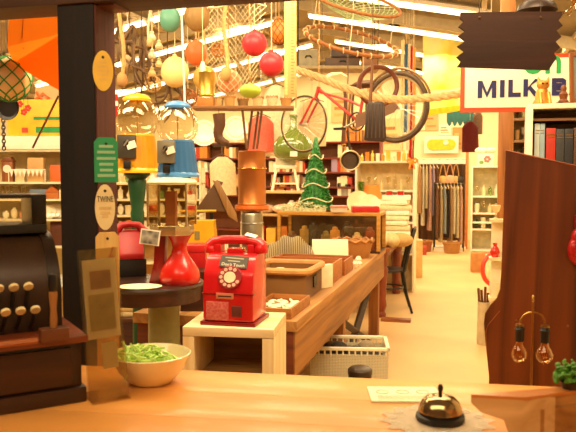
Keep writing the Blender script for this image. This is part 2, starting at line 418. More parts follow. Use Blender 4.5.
one(g, 'lace_doily', M('F6EAD0', .9, var=.05, sc=90, bump=0), 'scalloped cream lace doily under the brass bell', 'doily', (q.x, q.y, ZC))
q = F(440, 421, ZC)
be = thing('service_bell', 'chrome call bell on a black base on the doily', 'bell', (q.x, q.y, ZC + .0028))
G().lathe([(0, .002), (.037, .002), (.041, 0), (.043, .003), (.042, .009), (.036, .013), (0, .013)], (0, 0, 0), 36).put('base', BLACK, be)
G().lathe([(.037, .0145), (.0385, .016), (.0375, .022), (.033, .032), (.025, .04), (.013, .0445), (.004, .0455), (0, .0455)], (0, 0, 0), 40).put('dome', metal('A8906A', .16), be)
G().lathe([(0, .045), (.0035, .045), (.003, .05), (.0045, .053), (.005, .058), (.003, .063), (0, .064)], (0, 0, 0), 16).put('plunger', BLACK, be)

# wooden display stand on the right with plant
zt = ZC + .078
V2 = lambda v: Vector((v.x, v.y, 0))
tl, tc, trr, tb = [V2(F(x, y, zt)) for x, y in ((471, 395.2), (525, 398), (600, 388), (600, 384))]
tr = thing('wooden_display_stand', 'low stepped wooden display stand at the right end of counter', 'display stand', (tc.x, tc.y, ZC), 0)
W1 = wood('C98F50', '9C6730', 0, 26, .35)
def plan(poly, z0, z1, c=V2(tc)):
    g = G()
    def f(t):
        v = [t.verts.new((p.x - c.x, p.y - c.y, z0)) for p in poly]; fc = t.faces.new(v); e = bmesh.ops.extrude_face_region(t, geom=[fc])
        bmesh.ops.translate(t, vec=(0, 0, z1 - z0), verts=[q for q in e['geom'] if isinstance(q, bmesh.types.BMVert)])
        bmesh.ops.recalc_face_normals(t, faces=t.faces[:])
    return g._new(f)
plan([tl, tc, trr, tb], .074, .079).put('top_board', wood('D9893F', 'B0662A', 0, 26, .3), tr)
uL = (tl - tc); uR = (trr - tc).normalized(); vB = (tb - trr).normalized()
i1, i2 = tc + uL * .06 + uR * .004, tc + uR * .17
plan([tc + uL * .3 + uR * .008, i1, i2, tb], 0, .074).put('body', W1, tr)
nrm = Vector((uR.y, -uR.x, 0))
if nrm.dot(-FW) < 0: nrm = -nrm
plan([tc + uR * .03, tc + uR * .03 + nrm * .002, tc + uR * .16 + nrm * .002, tc + uR * .16], .012, .056).put('inset_panel', wood('BC8546', '8F5C2A', 0, 26, .35), tr)
g = G()
def wedge(t):
    h = [(1.0, .074, .066), (.8, .074, .05), (.38, .074, .04), (.3, .074, .02), (.05, .074, .012)]
    rows = []
    for s, a, b in h:
        p = tc + uL * s; q = p + (tb - tl) * .25
        rows.append([t.verts.new((w.x - tc.x, w.y - tc.y, z)) for w, z in ((p, a), (p, b), (q, b), (q, a))])
    for a, b in zip(rows, rows[1:]):
        for i in range(4): t.faces.new((a[i], a[(i + 1) % 4], b[(i + 1) % 4], b[i]))
    t.faces.new(rows[0]); t.faces.new(rows[-1]); bmesh.ops.recalc_face_normals(t, faces=t.faces[:])
g._new(wedge); g.put('overhang', wood('DDB27A', 'B98A50', 0, 26, .35), tr)
one(G().tube([(-.075 + .15 * i / 16, -.02, .002 + .03 * math.sin(PI * i / 16)) for i in range(17)], .0012, 5), 'wire_hoop', IRON, 'thin bent wire hoop standing in front of the wooden stand', 'wire', F(548, 431.5, ZC), YAW)
q = F(571, 389, zt)
pl = thing('potted_plant', 'small bushy green artificial plant on the wooden stand', 'plant', (q.x, q.y, ZC + .0795), YAW)
G().lathe([(0, 0), (.014, 0), (.019, .012), (0, .012)], (0, 0, 0), 14).put('pot', IRON, pl)
g = G()
for i in range(150):
    d = Vector((R.gauss(0, 1), R.gauss(0, 1), abs(R.gauss(0, .9)))).normalized() * R.uniform(.012, .032); d.z *= 1.0
    c = Vector((0, 0, .014)) + d
    g.ball(c, .0058, 1, .75, .35, 6, (R.uniform(-1, 1), R.uniform(-1, 1), R.uniform(0, 6)))
g.put('foliage', M('4E8A22', .5, var=.45, sc=90), pl)

# ------------------------------------------------------------------ tags and plaques on the post's side
XS = PX + PW + .004
def on_post(py0, py1, px0, px1, name, label, cat, mat, shape, th=.004, lines=(), lm=None, hole=True, dy=0):
    # the board hangs against the right face of the post, standing proud of it
    z1 = P(100, py0, 1.80).z; z0 = P(100, py1, 1.80).z; h = z1 - z0; w = (px1 - px0) / 700 * 1.8 / .9
    t = thing(name, label, cat, (XS - .004, PY - PW - .006 + dy, (z0 + z1) / 2), math.radians(38))
    g = G()
    if shape == 'oval': g.prism([(w / 2 + w / 2 * math.cos(2 * PI * i / 36), h / 2 * math.sin(2 * PI * i / 36)) for i in range(36)], 0, th)
    else: g.prism([(0, -h / 2), (w, -h / 2), (w, h / 2 - .012), (w - .01, h / 2), (.01, h / 2), (0, h / 2 - .012)], 0, th)
    g.put('board', mat, t)
    if hole: G().lathe([(0, -.001), (.0035, -.001), (.0035, .001), (0, .001)], (w / 2, -.0002, h / 2 - .016), 10, (PI / 2, 0, 0)).put('nail', IRON, t)
    for (fz, fw) in lines:
        G().bx(w / 2 - fw * w / 2, w / 2 + fw * w / 2, -.0008, 0, h * fz - .0035, h * fz + .0035).put('painted_line', lm, t)
    return t, w, h
on_post(57, 95, 95, 112, 'hanging_plaque', 'yellow oval plaque hung highest on the dark post', 'plaque', M('F8C64A', .4), 'oval', lines=[(.22, .35), (.1, .5), (0, .55), (-.1, .5), (-.2, .4)], lm=M('EDC25E', .5))
on_post(139, 182, 97, 117, 'hanging_plaque', 'green rectangular plaque with pale lines of writing on the post', 'plaque', M('2F9A62', .45), 'rect', lines=[(.3, .6), (.17, .75), (.03, .8), (-.1, .6), (-.23, .55), (-.35, .75)], lm=M('9CC89A', .5))
t, w_, h_ = on_post(184, 228, 99, 116, 'hanging_plaque', 'cream oval wooden plaque lettered TWINE on the post', 'plaque', M('F6DCA4', .5), 'oval', lines=[(-.02, .6), (-.12, .5), (-.2, .3)], lm=M('E2C080', .5))
text('TWINE', .020, M('4F473A', .6), t, (w_ / 2, -.001, .02), (PI / 2, 0, 0), extrude=.0004, sx=.62)
t, w_, h_ = on_post(230, 310, 97, 117, 'wooden_tag', 'long bare wooden board tag below the oval plaques', 'tag', wood('F0CC84', 'DDAE62', 2, 26), 'rect')
for i in range(2): G().box(w_ * .55, -.0006, h_ * (.18 - .1 * i), .003, .0012, h_ * .3, rot=(0, .35, 0)).put('red_scrawl', M('C4502A', .6), t)
t, w_, h_ = on_post(313, 385, 99, 118, 'wooden_tag', 'lowest wooden board tag standing behind the leaflet holder', 'tag', wood('DDAE66', 'BA8844', 2, 26), 'rect', hole=False)
# ------------------------------------------------------------------ pine stand with the red telephone
def at(px, py, d, name, label, cat, group=None, dr=0):
    return thing(name, label, cat, P(px, py, d), YAW + math.radians(dr), group), d / FPX
zc = P(235, 321, 2.8).z
o = P(235, 325, 2.8)
cr = thing('pine_stand', 'pale pine box stand with open front carrying the red telephone', 'stand', (o.x, o.y, 0), YAW - math.radians(8))
PN = M('F0DFB4', .55, 0, 'wood', 0, 22, 0, 'DDBF85')
W, D0, D1, T = .178, -.13, .2, .04
g = G().bx(-W, W, D0, D1, zc - .036, zc, bev=.003); g.put('top_panel', PN, cr)
for s in (-1, 1): G().bx(s * W, s * (W - .045), D0, D1, 0, zc - .037, bev=.003).put('side_panel', M('EAD7A8', .55, 0, 'wood', 0, 22, 2, 'D6B578'), cr)
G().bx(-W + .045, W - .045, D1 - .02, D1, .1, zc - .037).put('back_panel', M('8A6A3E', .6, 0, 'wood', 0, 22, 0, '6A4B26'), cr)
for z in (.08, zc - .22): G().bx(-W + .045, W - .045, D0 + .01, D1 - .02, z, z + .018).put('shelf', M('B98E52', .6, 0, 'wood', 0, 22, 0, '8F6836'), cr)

RED = M('C4121A', .26, 0, 'plain', .08, 6, bump=.02, coat=.35); DRED = M('7A0B10', .3, var=.1)
o = P(236.5, 325, 2.82)
ph = thing('payphone', 'glossy red rotary payphone with handset on top on the pine stand', 'telephone', (o.x, o.y, zc), YAW - math.radians(13)); ph.scale = (1, 1, .91)
k = 2.9 / 700
G(k).bx(-27, 27, -29, 24, 0, 4, bev=1).put('base_plate', DRED, ph)
m = Matrix.Rotation(PI / 2, 4, 'Z')
def side_prism(k, poly, x0, x1, bev=0):
    g = G(k)
    def f(t):
        v = [t.verts.new((x0, a, b)) for a, b in poly]; fc = t.faces.new(v); e = bmesh.ops.extrude_face_region(t, geom=[fc])
        bmesh.ops.translate(t, vec=(x1 - x0, 0, 0), verts=[q for q in e['geom'] if isinstance(q, bmesh.types.BMVert)])
        bmesh.ops.recalc_face_normals(t, faces=t.faces[:])
    return g._new(f, None, bev)
bd = side_prism(k, [(-28, 4), (-28, 34), (-25, 54), (-16, 70), (-10, 73), (18, 73), (21, 60), (22, 4)], -25, 25, 3.8).put('body', RED, ph)
side_prism(k, [(-28.3, 32), (-28.3, 33.5), (-20, 33.5), (-20, 32)], -25.1, 25.1).put('seam', DRED, ph)
fr = math.atan2(3, 20)
slope = lambda z: (-28 + (z - 34) * 3 / 20) if z < 54 else (-25 + (z - 54) * 9 / 16)
tl1 = -math.atan2(3, 20); tl2 = -math.atan2(9, 16)
zd = 50; yd = slope(zd)
RX = (PI / 2 - .25, 0, 0)
dl = G(k).lathe([(0, 0), (11.6, 0), (11.8, .6), (11.2, 1.2), (0, 1.2)], (0, 0, 0), 36).put('dial', M('8F1016', .3), ph, Vector((2, yd - .2, zd)) * k, RX)
for i in range(10):
    a = math.radians(60 + i * 30); G(k).lathe([(0, 1.2), (1.9, 1.2), (1.7, 1.6), (0, 1.6)], (8.7 * math.cos(a), 8.7 * math.sin(a), 0), 10).put('finger_hole', M('DDB09A', .4), dl)
G(k).lathe([(0, 1.2), (5.8, 1.2), (5.6, 2.0), (0, 2.2)], (0, 0, 0), 24).put('dial_centre', M('EBDDB6', .4), dl)
nt = G(k).box(0, 0, 0, 27, .8, 13).put('notice', M('4A453A', .5, var=.06), ph, Vector((4, slope(66) - 1.6, 65.5)) * k, (-.5, math.radians(4), 0))
for zz_, ww_ in ((3.6, 9), (.4, 6)): G(k).bx(-ww_, ww_, -.55, -.4, zz_ - .6, zz_ + .6).put('faint_line', M('A89E88', .5), nt)
text("Don't Touch", 4.4 * k, M('EDE5CE', .5), nt, (0, -.45 * k, -3.8 * k), (PI / 2, 0, 0), extrude=.0002)
G(k).bx(-11, 6, -28.8, -27, 28, 34, bev=.4).put('slot_label', M('C9785C', .4), ph)
G(k).bx(-9, 4, -29.0, -28.7, 30.3, 31.4).put('coin_slot', BLACK, ph)
G(k).bx(-21, 1, -28.5, -27.5, 6, 25, bev=.2).put('worn_label', M('B8393A', .5, 0, 'spots', 0, 90, 0, 'CF7A6C'), ph)
G(k).bx(4, 14, -29.2, -27, 10, 21, bev=.9).put('coin_return', M('6B3A36', .35, .4), ph)
for s in (-1, 1): G(k).bx(s * 13, s * 20, -8, 6, 72, 82, bev=1).put('cradle', RED, ph)
G(k).bx(-6, 9, -10, 4, 72, 78, bev=1).put('cradle_block', RED, ph)
hs = G(k); hs.tube([(-25, -2, 79), (-21, -2, 83.5), (-12, -2, 86), (0, -2, 86.5), (12, -2, 86), (21, -2, 84.5), (26, -2, 80)], [6.4, 6, 5, 4.6, 5, 6, 6.4], 12)
hs.lathe([(0, 0), (6.6, 0), (7.4, 3), (6, 9), (3, 12), (0, 12.5)], (-24, -2, 72), 20); hs.lathe([(0, 0), (6.6, 0), (7.4, 3), (6, 10), (3, 13), (0, 13.5)], (25, -2, 73), 20)
hs.put('handset', RED, ph)
tg = G(k).box(16, -3, 91.4, 11, 7, .5, rot=(.3, .25, 0)).put('paper_tag', WHITEP, ph)
g = G(k); g.tube([(-24, 2, 74), (-28, 10, 70), (-30, 14, 50), (-29, 16, 20), (-26, 14, 6)], 1.2, 6); g.put('cord', BLACK, ph)

# ------------------------------------------------------------------ round table and the vending machines
zt2 = P(160, 281.5, 3.15).z
o = P(151, 285, 3.15)
rt = thing('round_table', 'dark brown round pedestal table carrying the vending machine', 'table', (o.x, o.y, 0), YAW)
k = 3.15 / 700
DT = wood('3A1D0E', '241008', 0, 22, .35, .2)
G().lathe([(0, zt2 - .02), (52 * k, zt2 - .02), (53 * k, zt2 - .01), (52 * k, zt2), (0, zt2)], (0, 0, 0), 48).put('table_top', DT, rt)
G().lathe([(0, zt2 - .08), (49 * k, zt2 - .08), (50 * k, zt2 - .021), (0, zt2 - .021)], (0, 0, 0), 48).put('apron', wood('4A2512', '2F160A', 0, 22, .4), rt)
G().lathe([(0, 0), (.17, 0), (.18, .03), (.09, .07), (.05, .14), (.06, .5), (.075, .62), (.07, zt2 - .08), (0, zt2 - .08)], (.05, .04, 0), 24).put('pedestal', M('8A8450', .4, var=.2), rt)
g = G(k); g.lathe([(0, 0), (20, 0), (21, .4), (0, .5)], (0, 0, 0), 28, sq=.8)
one(g, 'table_doily', M('F1E2BB', .9, var=.06, sc=90, bump=0), 'cream cloth doily on the dark round table beside the machine', 'doily', P(140, 288, 3.0) * 1 + Vector((0, 0, zt2 + .001 - P(140, 288, 3.0).z)))

def gum_body(t, k, col, zb):
    MB_ = M(col, .32, 0, 'plain', .06, 8, bump=.02, coat=.3)
    g = G(k); n = 40
    def f(u, v):
        a = 2 * PI * u; fl = 1 + .02 * math.cos(20 * a); r = (21 - 4.5 * v) * fl
        return ((r * math.cos(a)), (r * .9 * math.sin(a)), zb + 4 + v * 33)
    g.sheet(f, 80, 4, .4); g.lathe([(0, zb), (22, zb), (22.5, zb + 2), (21, zb + 5), (0, zb + 5)], (0, 0, 0), 40, sq=.9)
    g.lathe([(0, zb + 36), (17, zb + 36), (17, zb + 38), (0, zb + 38)], (0, 0, 0), 32, sq=.9); g.put('body', MB_, t)
    pn = G(k).bx(-17, 1, -20.5, -14, zb + 14, zb + 37, bev=1).put('coin_panel', M('4A443A' if col != '4A88C4' else '8C8470', .4, .5), t)
    G(k).lathe([(0, 0), (2.6, 0), (2.6, 2), (0, 2.2)], (-8, -20.5, zb + 29), 12, (PI / 2, 0, 0)).put('coin_knob', M('2A2622', .4, .3), pn)
    G(k).box(-8, -22.6, zb + 29, 1.4, 1, 7, rot=(0, .6, 0)).put('turn_handle', STEEL, pn)
    G(k).bx(-11, -4, -21.2, -18, zb + 4, zb + 12, bev=.8).put('chute', BLACK, pn)
    G(k).box(-3, -22, zb + 27, 9, .4, 7, rot=(0, -.3, 0)).put('price_ticket', WHITEP, t)
    zg = zb + 38
    G(k).lathe([(13.5, zg), (17, zg + 2), (20.5, zg + 8), (21.3, zg + 15), (20, zg + 23), (16.5, zg + 30), (12.5, zg + 34)], (0, 0, 0), 36).put('globe', GLASS, t)
    G(k).cyl((0, 0, zg - 1), (0, 0, zg + 35), .6).put('rod', BRASS, t)
    G(k).lathe([(13.5, zg + 33), (14, zg + 35), (11, zg + 38.5), (5, zg + 40.5), (0, zg + 41)], (0, 0, 0), 28).put('lid', MB_, t)
# yellow one on its green cast iron stand
d = 3.75; k = d / 700
o = P(138, 173, d)
ym = thing('gumball_machine', 'yellow gumball machine with glass globe on a green cast iron stand', 'gumball machine', (o.x, o.y, 0), YAW + math.radians(4))
zb = o.z / k
gum_body(ym, k, 'F2B61C', zb)
GRN = M('1E4A2A', .4, .2, var=.2)
G(k).lathe([(0, 0), (26, 0), (26, 4), (18, 10), (9, 18), (7, 30), (6, 150), (7.5, 160), (6.2, zb - 55), (7, zb - 40), (6, zb - 36), (8.2, zb - 20), (9.5, zb - 8), (8.5, zb - 6), (13, zb - 2), (13, zb), (0, zb)], (-1, 0, 0), 12).put('stand', GRN, ym)
# clear box vending machine on flared red foot
d = 3.1; k = d / 700
o = P(175, 283, d); o.z = zt2
vm = thing('vending_machine', 'clear glass box vending machine on a flared red foot', 'vending machine', o, YAW - math.radians(6))
VR = M('C21D14', .25, 0, 'plain', .08, 6, bump=.02, coat=.4)
G(k).lathe([(0, 0), (18, 0), (20, 3), (20.5, 8), (19, 14), (14, 22), (8.5, 30), (7, 36), (8.5, 42), (14, 51), (0, 51)], (5, 0, 0), 32, sq=.85).put('foot', VR, vm)
G(k).prism([(-26, 0), (-12, 0), (-8, 50), (-19, 50), (-21, 20)], -3, 8, bev=.6).put('side_fin', M('7E1210', .3), vm)
G(k).lathe([(0, 49), (21, 49), (22, 51), (21.5, 58), (20.5, 59), (0, 59)], (-2, 0, 0), 8, (0, 0, PI / 8)).put('chrome_band', metal('B7A98A', .25), vm)
for i in range(4):
    a = i * PI / 2
    G(k).box(-2 + 19.5 * math.cos(a), 19.5 * math.sin(a), 79, .8 if i % 2 == 0 else 39, 39 if i % 2 == 0 else .8, 40).put('glass_panel', GLASS, vm)
    a += PI / 4; G(k).cyl((-2 + 27 * math.cos(a), 27 * math.sin(a), 58), (-2 + 27 * math.cos(a), 27 * math.sin(a), 100), 1.1).put('corner_rod', metal('C9BC98', .25), vm)
G(k).lathe([(0, 99), (24, 99), (25, 101), (22, 104), (12, 105.5), (0, 106)], (-2, 0, 0), 28).put('lid', M('EADFC0', .35, .1), vm)
G(k).bx(-8, 2, -4, 4, 59, 92).put('inner_chute', M('A8643A', .5), vm)
ft = G(k).box(-18, -23, 48, 19, .6, 15, rot=(0, math.radians(8), math.radians(8))).put('photo_card', WHITEP, vm)
G(k).box(-18, -23.5, 48, 16.5, .6, 12.5, rot=(0, math.radians(8), math.radians(8))).put('photo_print', M('3E3C38', .4, 0, 'spots', 0, 40, 0, 'B8B2A2'), ft)
# blue one standing on it
zl = o.z + 106 * k
d = 3.12; k = d / 700
bm_ = thing('gumball_machine', 'blue gumball machine with empty glass globe on top of the clear machine', 'gumball machine', (*P(178, 173, d).xy, zl), YAW - math.radians(3))
gum_body(bm_, k * .96, '4A88C4', 0)
# small red telephone at the left of the table
d = 3.35; k = d / 700
o = P(131, 280, d); o.z = zt2 + .0
rp = thing('toy_telephone', 'red telephone with handset on black base at the back of round table', 'telephone', o, YAW + math.radians(20))
G(k).bx(-15, 14, -11, 12, 0, 17, bev=1).put('base', BLACK, rp)
side_prism(k, [(-12, 17), (-12, 22), (2, 44), (10, 46), (12, 17)], -12, 12, 1.5).put('body', M('A80E14', .4), rp)
g = G(k); g.tube([(-14, 4, 44), (-8, 4, 50), (0, 4, 51), (8, 4, 50), (15, 4, 42)], [5, 3.6, 3, 3.6, 5], 10); g.put('handset', M('A80E14', .4), rp)
ZB, BX1, BX0, BY0, BY1 = .82, -.78, -1.62, 3.12, 6.55
# ------------------------------------------------------------------ riser behind, with boxes and copper drum
zt3 = 1.02
o = P(222, 262, 4.0)
tt = thing('shelf_riser', 'dark wooden riser on the workbench holding boxes and copper drum', 'riser', (o.x, o.y, ZB), YAW)
G().bx(-.17, .17, -.52, .36, zt3 - ZB - .03, zt3 - ZB, bev=.004).put('top_board', WALNUT, tt)
for y in (-.5, .34): G().bx(-.16, .16, y - .015, y + .015, 0, zt3 - ZB - .03).put('end_board', WALNUT, tt)
def boxthing(px, py, d, w, h, dep, mat, name, label, cat, dr=0, z=None, lid=None):
    k = d / FPX; o = P(px, py, d)
    if z is not None: o.z = z
    g = G(k); g.bx(-w / 2, w / 2, 0, dep, 0, h, bev=.5)
    if lid:
        t = thing(name, label, cat, o, YAW + math.radians(dr)); g.put('carton', mat, t)
        G(k).bx(-w / 2 - .6, w / 2 + .6, -.6, dep + .6, h * .72, h + .6, bev=.4).put('lid', lid, t); return t
    return one(g, name, mat, label, cat, o, YAW + math.radians(dr))
boxthing(194, 262, 3.62, 23, 22, 30, M('C01A1C', .4), 'red_box', 'plain red box behind the red vending machine foot', 'box', 4, zt3, M('C8201E', .4))
YB_ = M('E3A81E', .4)
q = P(203, 247, 3.95); q.z = zt3
yt = thing('yellow_tin', 'tall tapered yellow tin with dark emblem behind the red payphone', 'tin', q, YAW)
kk = 3.95 / 700
G(kk).lathe([(0, 0), (22, 0), (22, 1.5), (16.5, 38), (17, 40), (0, 40)], (0, 0, 0), 4, (0, 0, PI / 4)).put('tin_body', YB_, yt)
G(kk).box(-4, -13.4, 26, 5, .8, 8, rot=(-.12, 0, 0)).put('emblem', M('7A6A3A', .5), yt)
q = P(221, 242, 3.75); q.z = zt3
pw = thing('wall_clock', 'round cream faced dish leaning against the yellow tin', 'dish', q, YAW + math.radians(-50), None, (math.radians(-14), math.radians(-14), YAW - math.radians(50)))
pw.name = 'dish'
kk = 3.75 / 700
G(kk).lathe([(0, 0), (11.5, 0), (13, 1), (12.6, 2.2), (11, 1.6), (0, 1.4)], (0, 0, 13.5), 36, (PI / 2, 0, 0)).put('dish_rim', M('B9A878', .4), pw)
G(kk).lathe([(0, 0), (10.6, 0), (10.6, .6), (0, .7)], (0, -1.2, 13.5), 32, (PI / 2, 0, 0)).put('dish_face', M('F0E6C6', .45), pw)
# copper drum on an orange stool
d = 4.25; k = d / 700
zs = P(252, 205, d).z
q = P(252, 205, d)
so = thing('wooden_stool', 'round orange wooden stool under the tall copper drum', 'stool', (q.x, q.y, zt3), YAW)
hz = (zs - zt3) / k
G(k).lathe([(0, hz - 5), (16, hz - 5), (17.5, hz - 3.5), (17, hz), (0, hz)], (0, 0, 0), 32).put('seat', wood('D9742A', 'B4561A', 0, 24, .35), so)
for i in range(4):
    a = PI / 4 + i * PI / 2; G(k).cyl((15 * math.cos(a), 15 * math.sin(a), 0), (12.5 * math.cos(a), 12.5 * math.sin(a), hz - 4.8), 1.4).put('leg', PALE, so)
q2 = q.copy(); q2.z = zs + .001
cd = thing('copper_drum', 'tall shiny copper cylinder drum standing on the orange stool', 'drum', q2, YAW)
COP = M('B26E38', .36, .75, 'plain', .12, 6, bump=.02)
G(k).lathe([(0, 0), (14.2, 0), (14.4, 1), (13.8, 2), (13.8, 35), (14.3, 36), (13.8, 37), (13.8, 52), (14.4, 53), (13.6, 53.6), (13.2, 52), (13.2, 3), (0, 3)], (0, 0, 0), 40).put('drum_body', COP, cd)
G(k).ring((0, 0, 36.2), 14, .7).put('band', metal('E0A05A', .2), cd)
q = P(252, 240, 4.22); q.z = zt3
mc = thing('metal_canister', 'grey metal canister tucked under the orange stool', 'canister', q, YAW)
G(4.22 / 700).lathe([(0, 0), (11, 0), (11, 40), (10, 42), (0, 43)], (0, 0, 0), 28).put('canister_body', metal('8F8672', .35), mc)
G(4.22 / 700).ring((0, 0, 32), 11.1, .6).put('hoop', STEEL, mc)
# leather pennant shapes
LEA = M('8A6234', .6, var=.2)
q = P(214, 214, 4.1)
g = G(4.1 / 700); 
q.z = zt3
dp = thing('leather_bellows', 'brown leather bellows propped open above the yellow tin', 'bellows', P(207, 214, 4.2) , YAW)
kk = 4.2 / 700
G(kk).prism([(-14, 0), (10, 34), (16, 32), (4, 2)], -3, 5, bev=.6).put('back_board', wood('7A5428', '553816', 2), dp)
G(kk).prism([(6, 34), (13, 32), (30, 0), (31, -8), (22, -2)], -6, -3.5, bev=.6).put('front_board', wood('A87C46', '7E5628', 2), dp)
G(kk).prism([(-10, 4), (9, 32), (24, 2)], -3.4, 3, bev=.5).put('leather', M('5A3C1E', .7), dp)
G(kk).cyl((-26, -8, 3), (10, -8, 3.5), 1.3).put('handle', wood('E6B02E', 'C8901C', 0), dp)
g = G(kk); 
G(kk).cyl((4, 2, -28), (4, 2, 2), 2.0).put('support_rod', BLACK, dp)
# ------------------------------------------------------------------ long workbench
wb = thing('workbench', 'long weathered timber workbench running down beside the aisle', 'workbench', (BX1, BY0, 0), 0)
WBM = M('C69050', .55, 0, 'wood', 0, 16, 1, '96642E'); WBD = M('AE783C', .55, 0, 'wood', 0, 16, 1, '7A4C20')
LY = BY1 - BY0
g = G()
for i in range(5): g.bx(-.84 + i * .168, -.84 + (i + 1) * .168 - .003, 0, LY, ZB - .05, ZB, bev=.003)
g.put('bench_top', WBM, wb)
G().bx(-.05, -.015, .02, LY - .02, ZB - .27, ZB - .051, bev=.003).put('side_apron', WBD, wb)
G().bx(-.82, -.02, .01, .045, ZB - .5, ZB - .051, bev=.003).put('end_apron', M('7A3A1A', .5, 0, 'wood', 0, 16, 0, '54250F'), wb)
for y in (.05, 1.5, LY - .12):
    for x in (-.10, -.78): G().bx(x - .045, x + .045, y, y + .09, 0, ZB - .051, bev=.003).put('leg', M('A86C34', .55, 0, 'wood', 0, 16, 2, '74461C'), wb)
for y0 in (1.59,):
    for s in (0, 1):
        a, b = Vector((-.09, y0, .06 if s else .5)), Vector((-.09, y0 + 1.3, .5 if s else .06))
        G().cyl(a, b, .03, n=4).put('cross_brace', M('3A2414', .6), wb)
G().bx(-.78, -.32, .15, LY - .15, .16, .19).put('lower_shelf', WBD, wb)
# open trays and baskets on it
def tray(x0, x1, y0, y1, h, name, label, mat, cat='tray', z=ZB, th=.012, div=0):
    t = thing(name, label, cat, ((x0 + x1) / 2, (y0 + y1) / 2, z), 0); w, l = (x1 - x0) / 2, (y1 - y0) / 2
    G().bx(-w + th, w - th, -l + th, l - th, 0, .008).put('floor_panel', mat, t)
    for s in (-1, 1):
        G().bx(s * w, s * (w - th), -l, l, 0, h, bev=.002).put('side', mat, t); G().bx(-w + th, w - th, s * l, s * (l - th), 0, h, bev=.002).put('end', mat, t)
    for i in range(div):
        x = -w + 2 * w * (i + 1) / (div + 1); G().bx(x - .004, x + .004, -l + th, l - th, .008, h * .9).put('divider', mat, t)
    return t
tray(-1.03, -.82, 3.16, 3.56, .05, 'wooden_tray', 'low wooden tray of white trinkets at the near bench end', wood('B97A3C', '8A5222', 0))
for i in range(9):
    x, y = -.99 + (i % 3) * .06, 3.24 + (i // 3) * .1
    g = G(); g.ball((0, 0, .016), .03, 1.2, .8, .5, 10, (0, 0, R.uniform(0, 3))); g.cyl((0, 0, .012), (.05 * math.cos(i), .05 * math.sin(i), .03), .009, .005, 8)
    one(g, 'white_trinket', M('EFE2C2', .5, var=.1), 'small white trinket lying in the low wooden tray at the near bench end', 'trinket', (x, y, ZB + .009), R.uniform(0, 6), 'white trinkets in the near tray')
# wicker hamper lid
wk = thing('wicker_hamper', 'open brown wicker hamper with padded rim on the workbench', 'hamper', (-1.03, 3.86, ZB), 0)
CN2 = M('A87438', .6, 0, 'weave', 0, 60, 0, '6A4018', bump=.8)
def open_box(w, l, h, th, fl=.01):
    g = G(); g.bx(-w, w, -l, l, 0, fl)
    for s in (-1, 1): g.bx(s * w, s * (w - th), -l, l, fl, h); g.bx(-w + th, w - th, s * l, s * (l - th), fl, h)
    return g
open_box(.165, .2, .15, .014).put('wicker_body', CN2, wk)
g = G(); pts = []
for cx, cy, a0 in ((.125, .16, 0), (-.125, .16, PI / 2), (-.125, -.16, PI), (.125, -.16, 3 * PI / 2)):
    for i in range(5): a = a0 + i * PI / 8; pts.append((cx + .05 * math.cos(a), cy + .05 * math.sin(a), .155))
g.tube(pts, .02, 8, True); g.put('padded_rim', M('C08A4C', .5), wk)
G().bx(.166, .173, -.04, .04, .05, .11).put('buckle', BLACK, wk)
for i in range(5):
    one(G().ball((0, 0, .03), .04, 1.2, 1, .6, 12), 'folded_cloth', cloth(['B98A50', 'D9B47A', '9A6A3A', 'C9A060', 'E6D2A0'][i]), ['brown', 'tan', 'dark brown', 'straw coloured', 'cream'][i] + ' crumpled cloth bundle inside the wicker hamper', 'cloth', (-1.1 + (i % 2) * .12, 3.74 + i * .06, ZB + .08), i)
OR1 = wood('C27A34', '94521D', 0)
tray(-1.32, -.84, 4.16, 4.6, .125, 'wooden_crate', 'large shallow orange-brown open crate behind the wicker hamper', OR1, 'crate', div=1)
tray(-1.36, -.83, 4.64, 4.98, .10, 'wooden_crate', 'second orange-brown open crate behind the large shallow one', wood('B66C2C', '8A4A1A', 0), 'crate')
one(G().bx(-.06, .06, -.015, .015, 0, .14, bev=.002), 'white_block', M('EFE3C2', .6), 'upright white card block beside the hamper at bench edge', 'card', (-.86, 4.12, ZB), math.radians(60))
for i, (x, y, h) in enumerate(((-.83, 5.08, .05), (-.82, 5.18, .035), (-.84, 5.3, .06))):
    g = G(); g.lathe([(0, 0), (.02, 0), (.026, h * .6), (.012, h), (0, h)], (0, 0, 0), 14)
    one(g, 'china_ornament', gloss('F2E6C8'), ['tallest', 'smallest', 'farthest'][i] + ' of three small white china ornaments at the bench edge', 'ornament', (x, y, ZB))
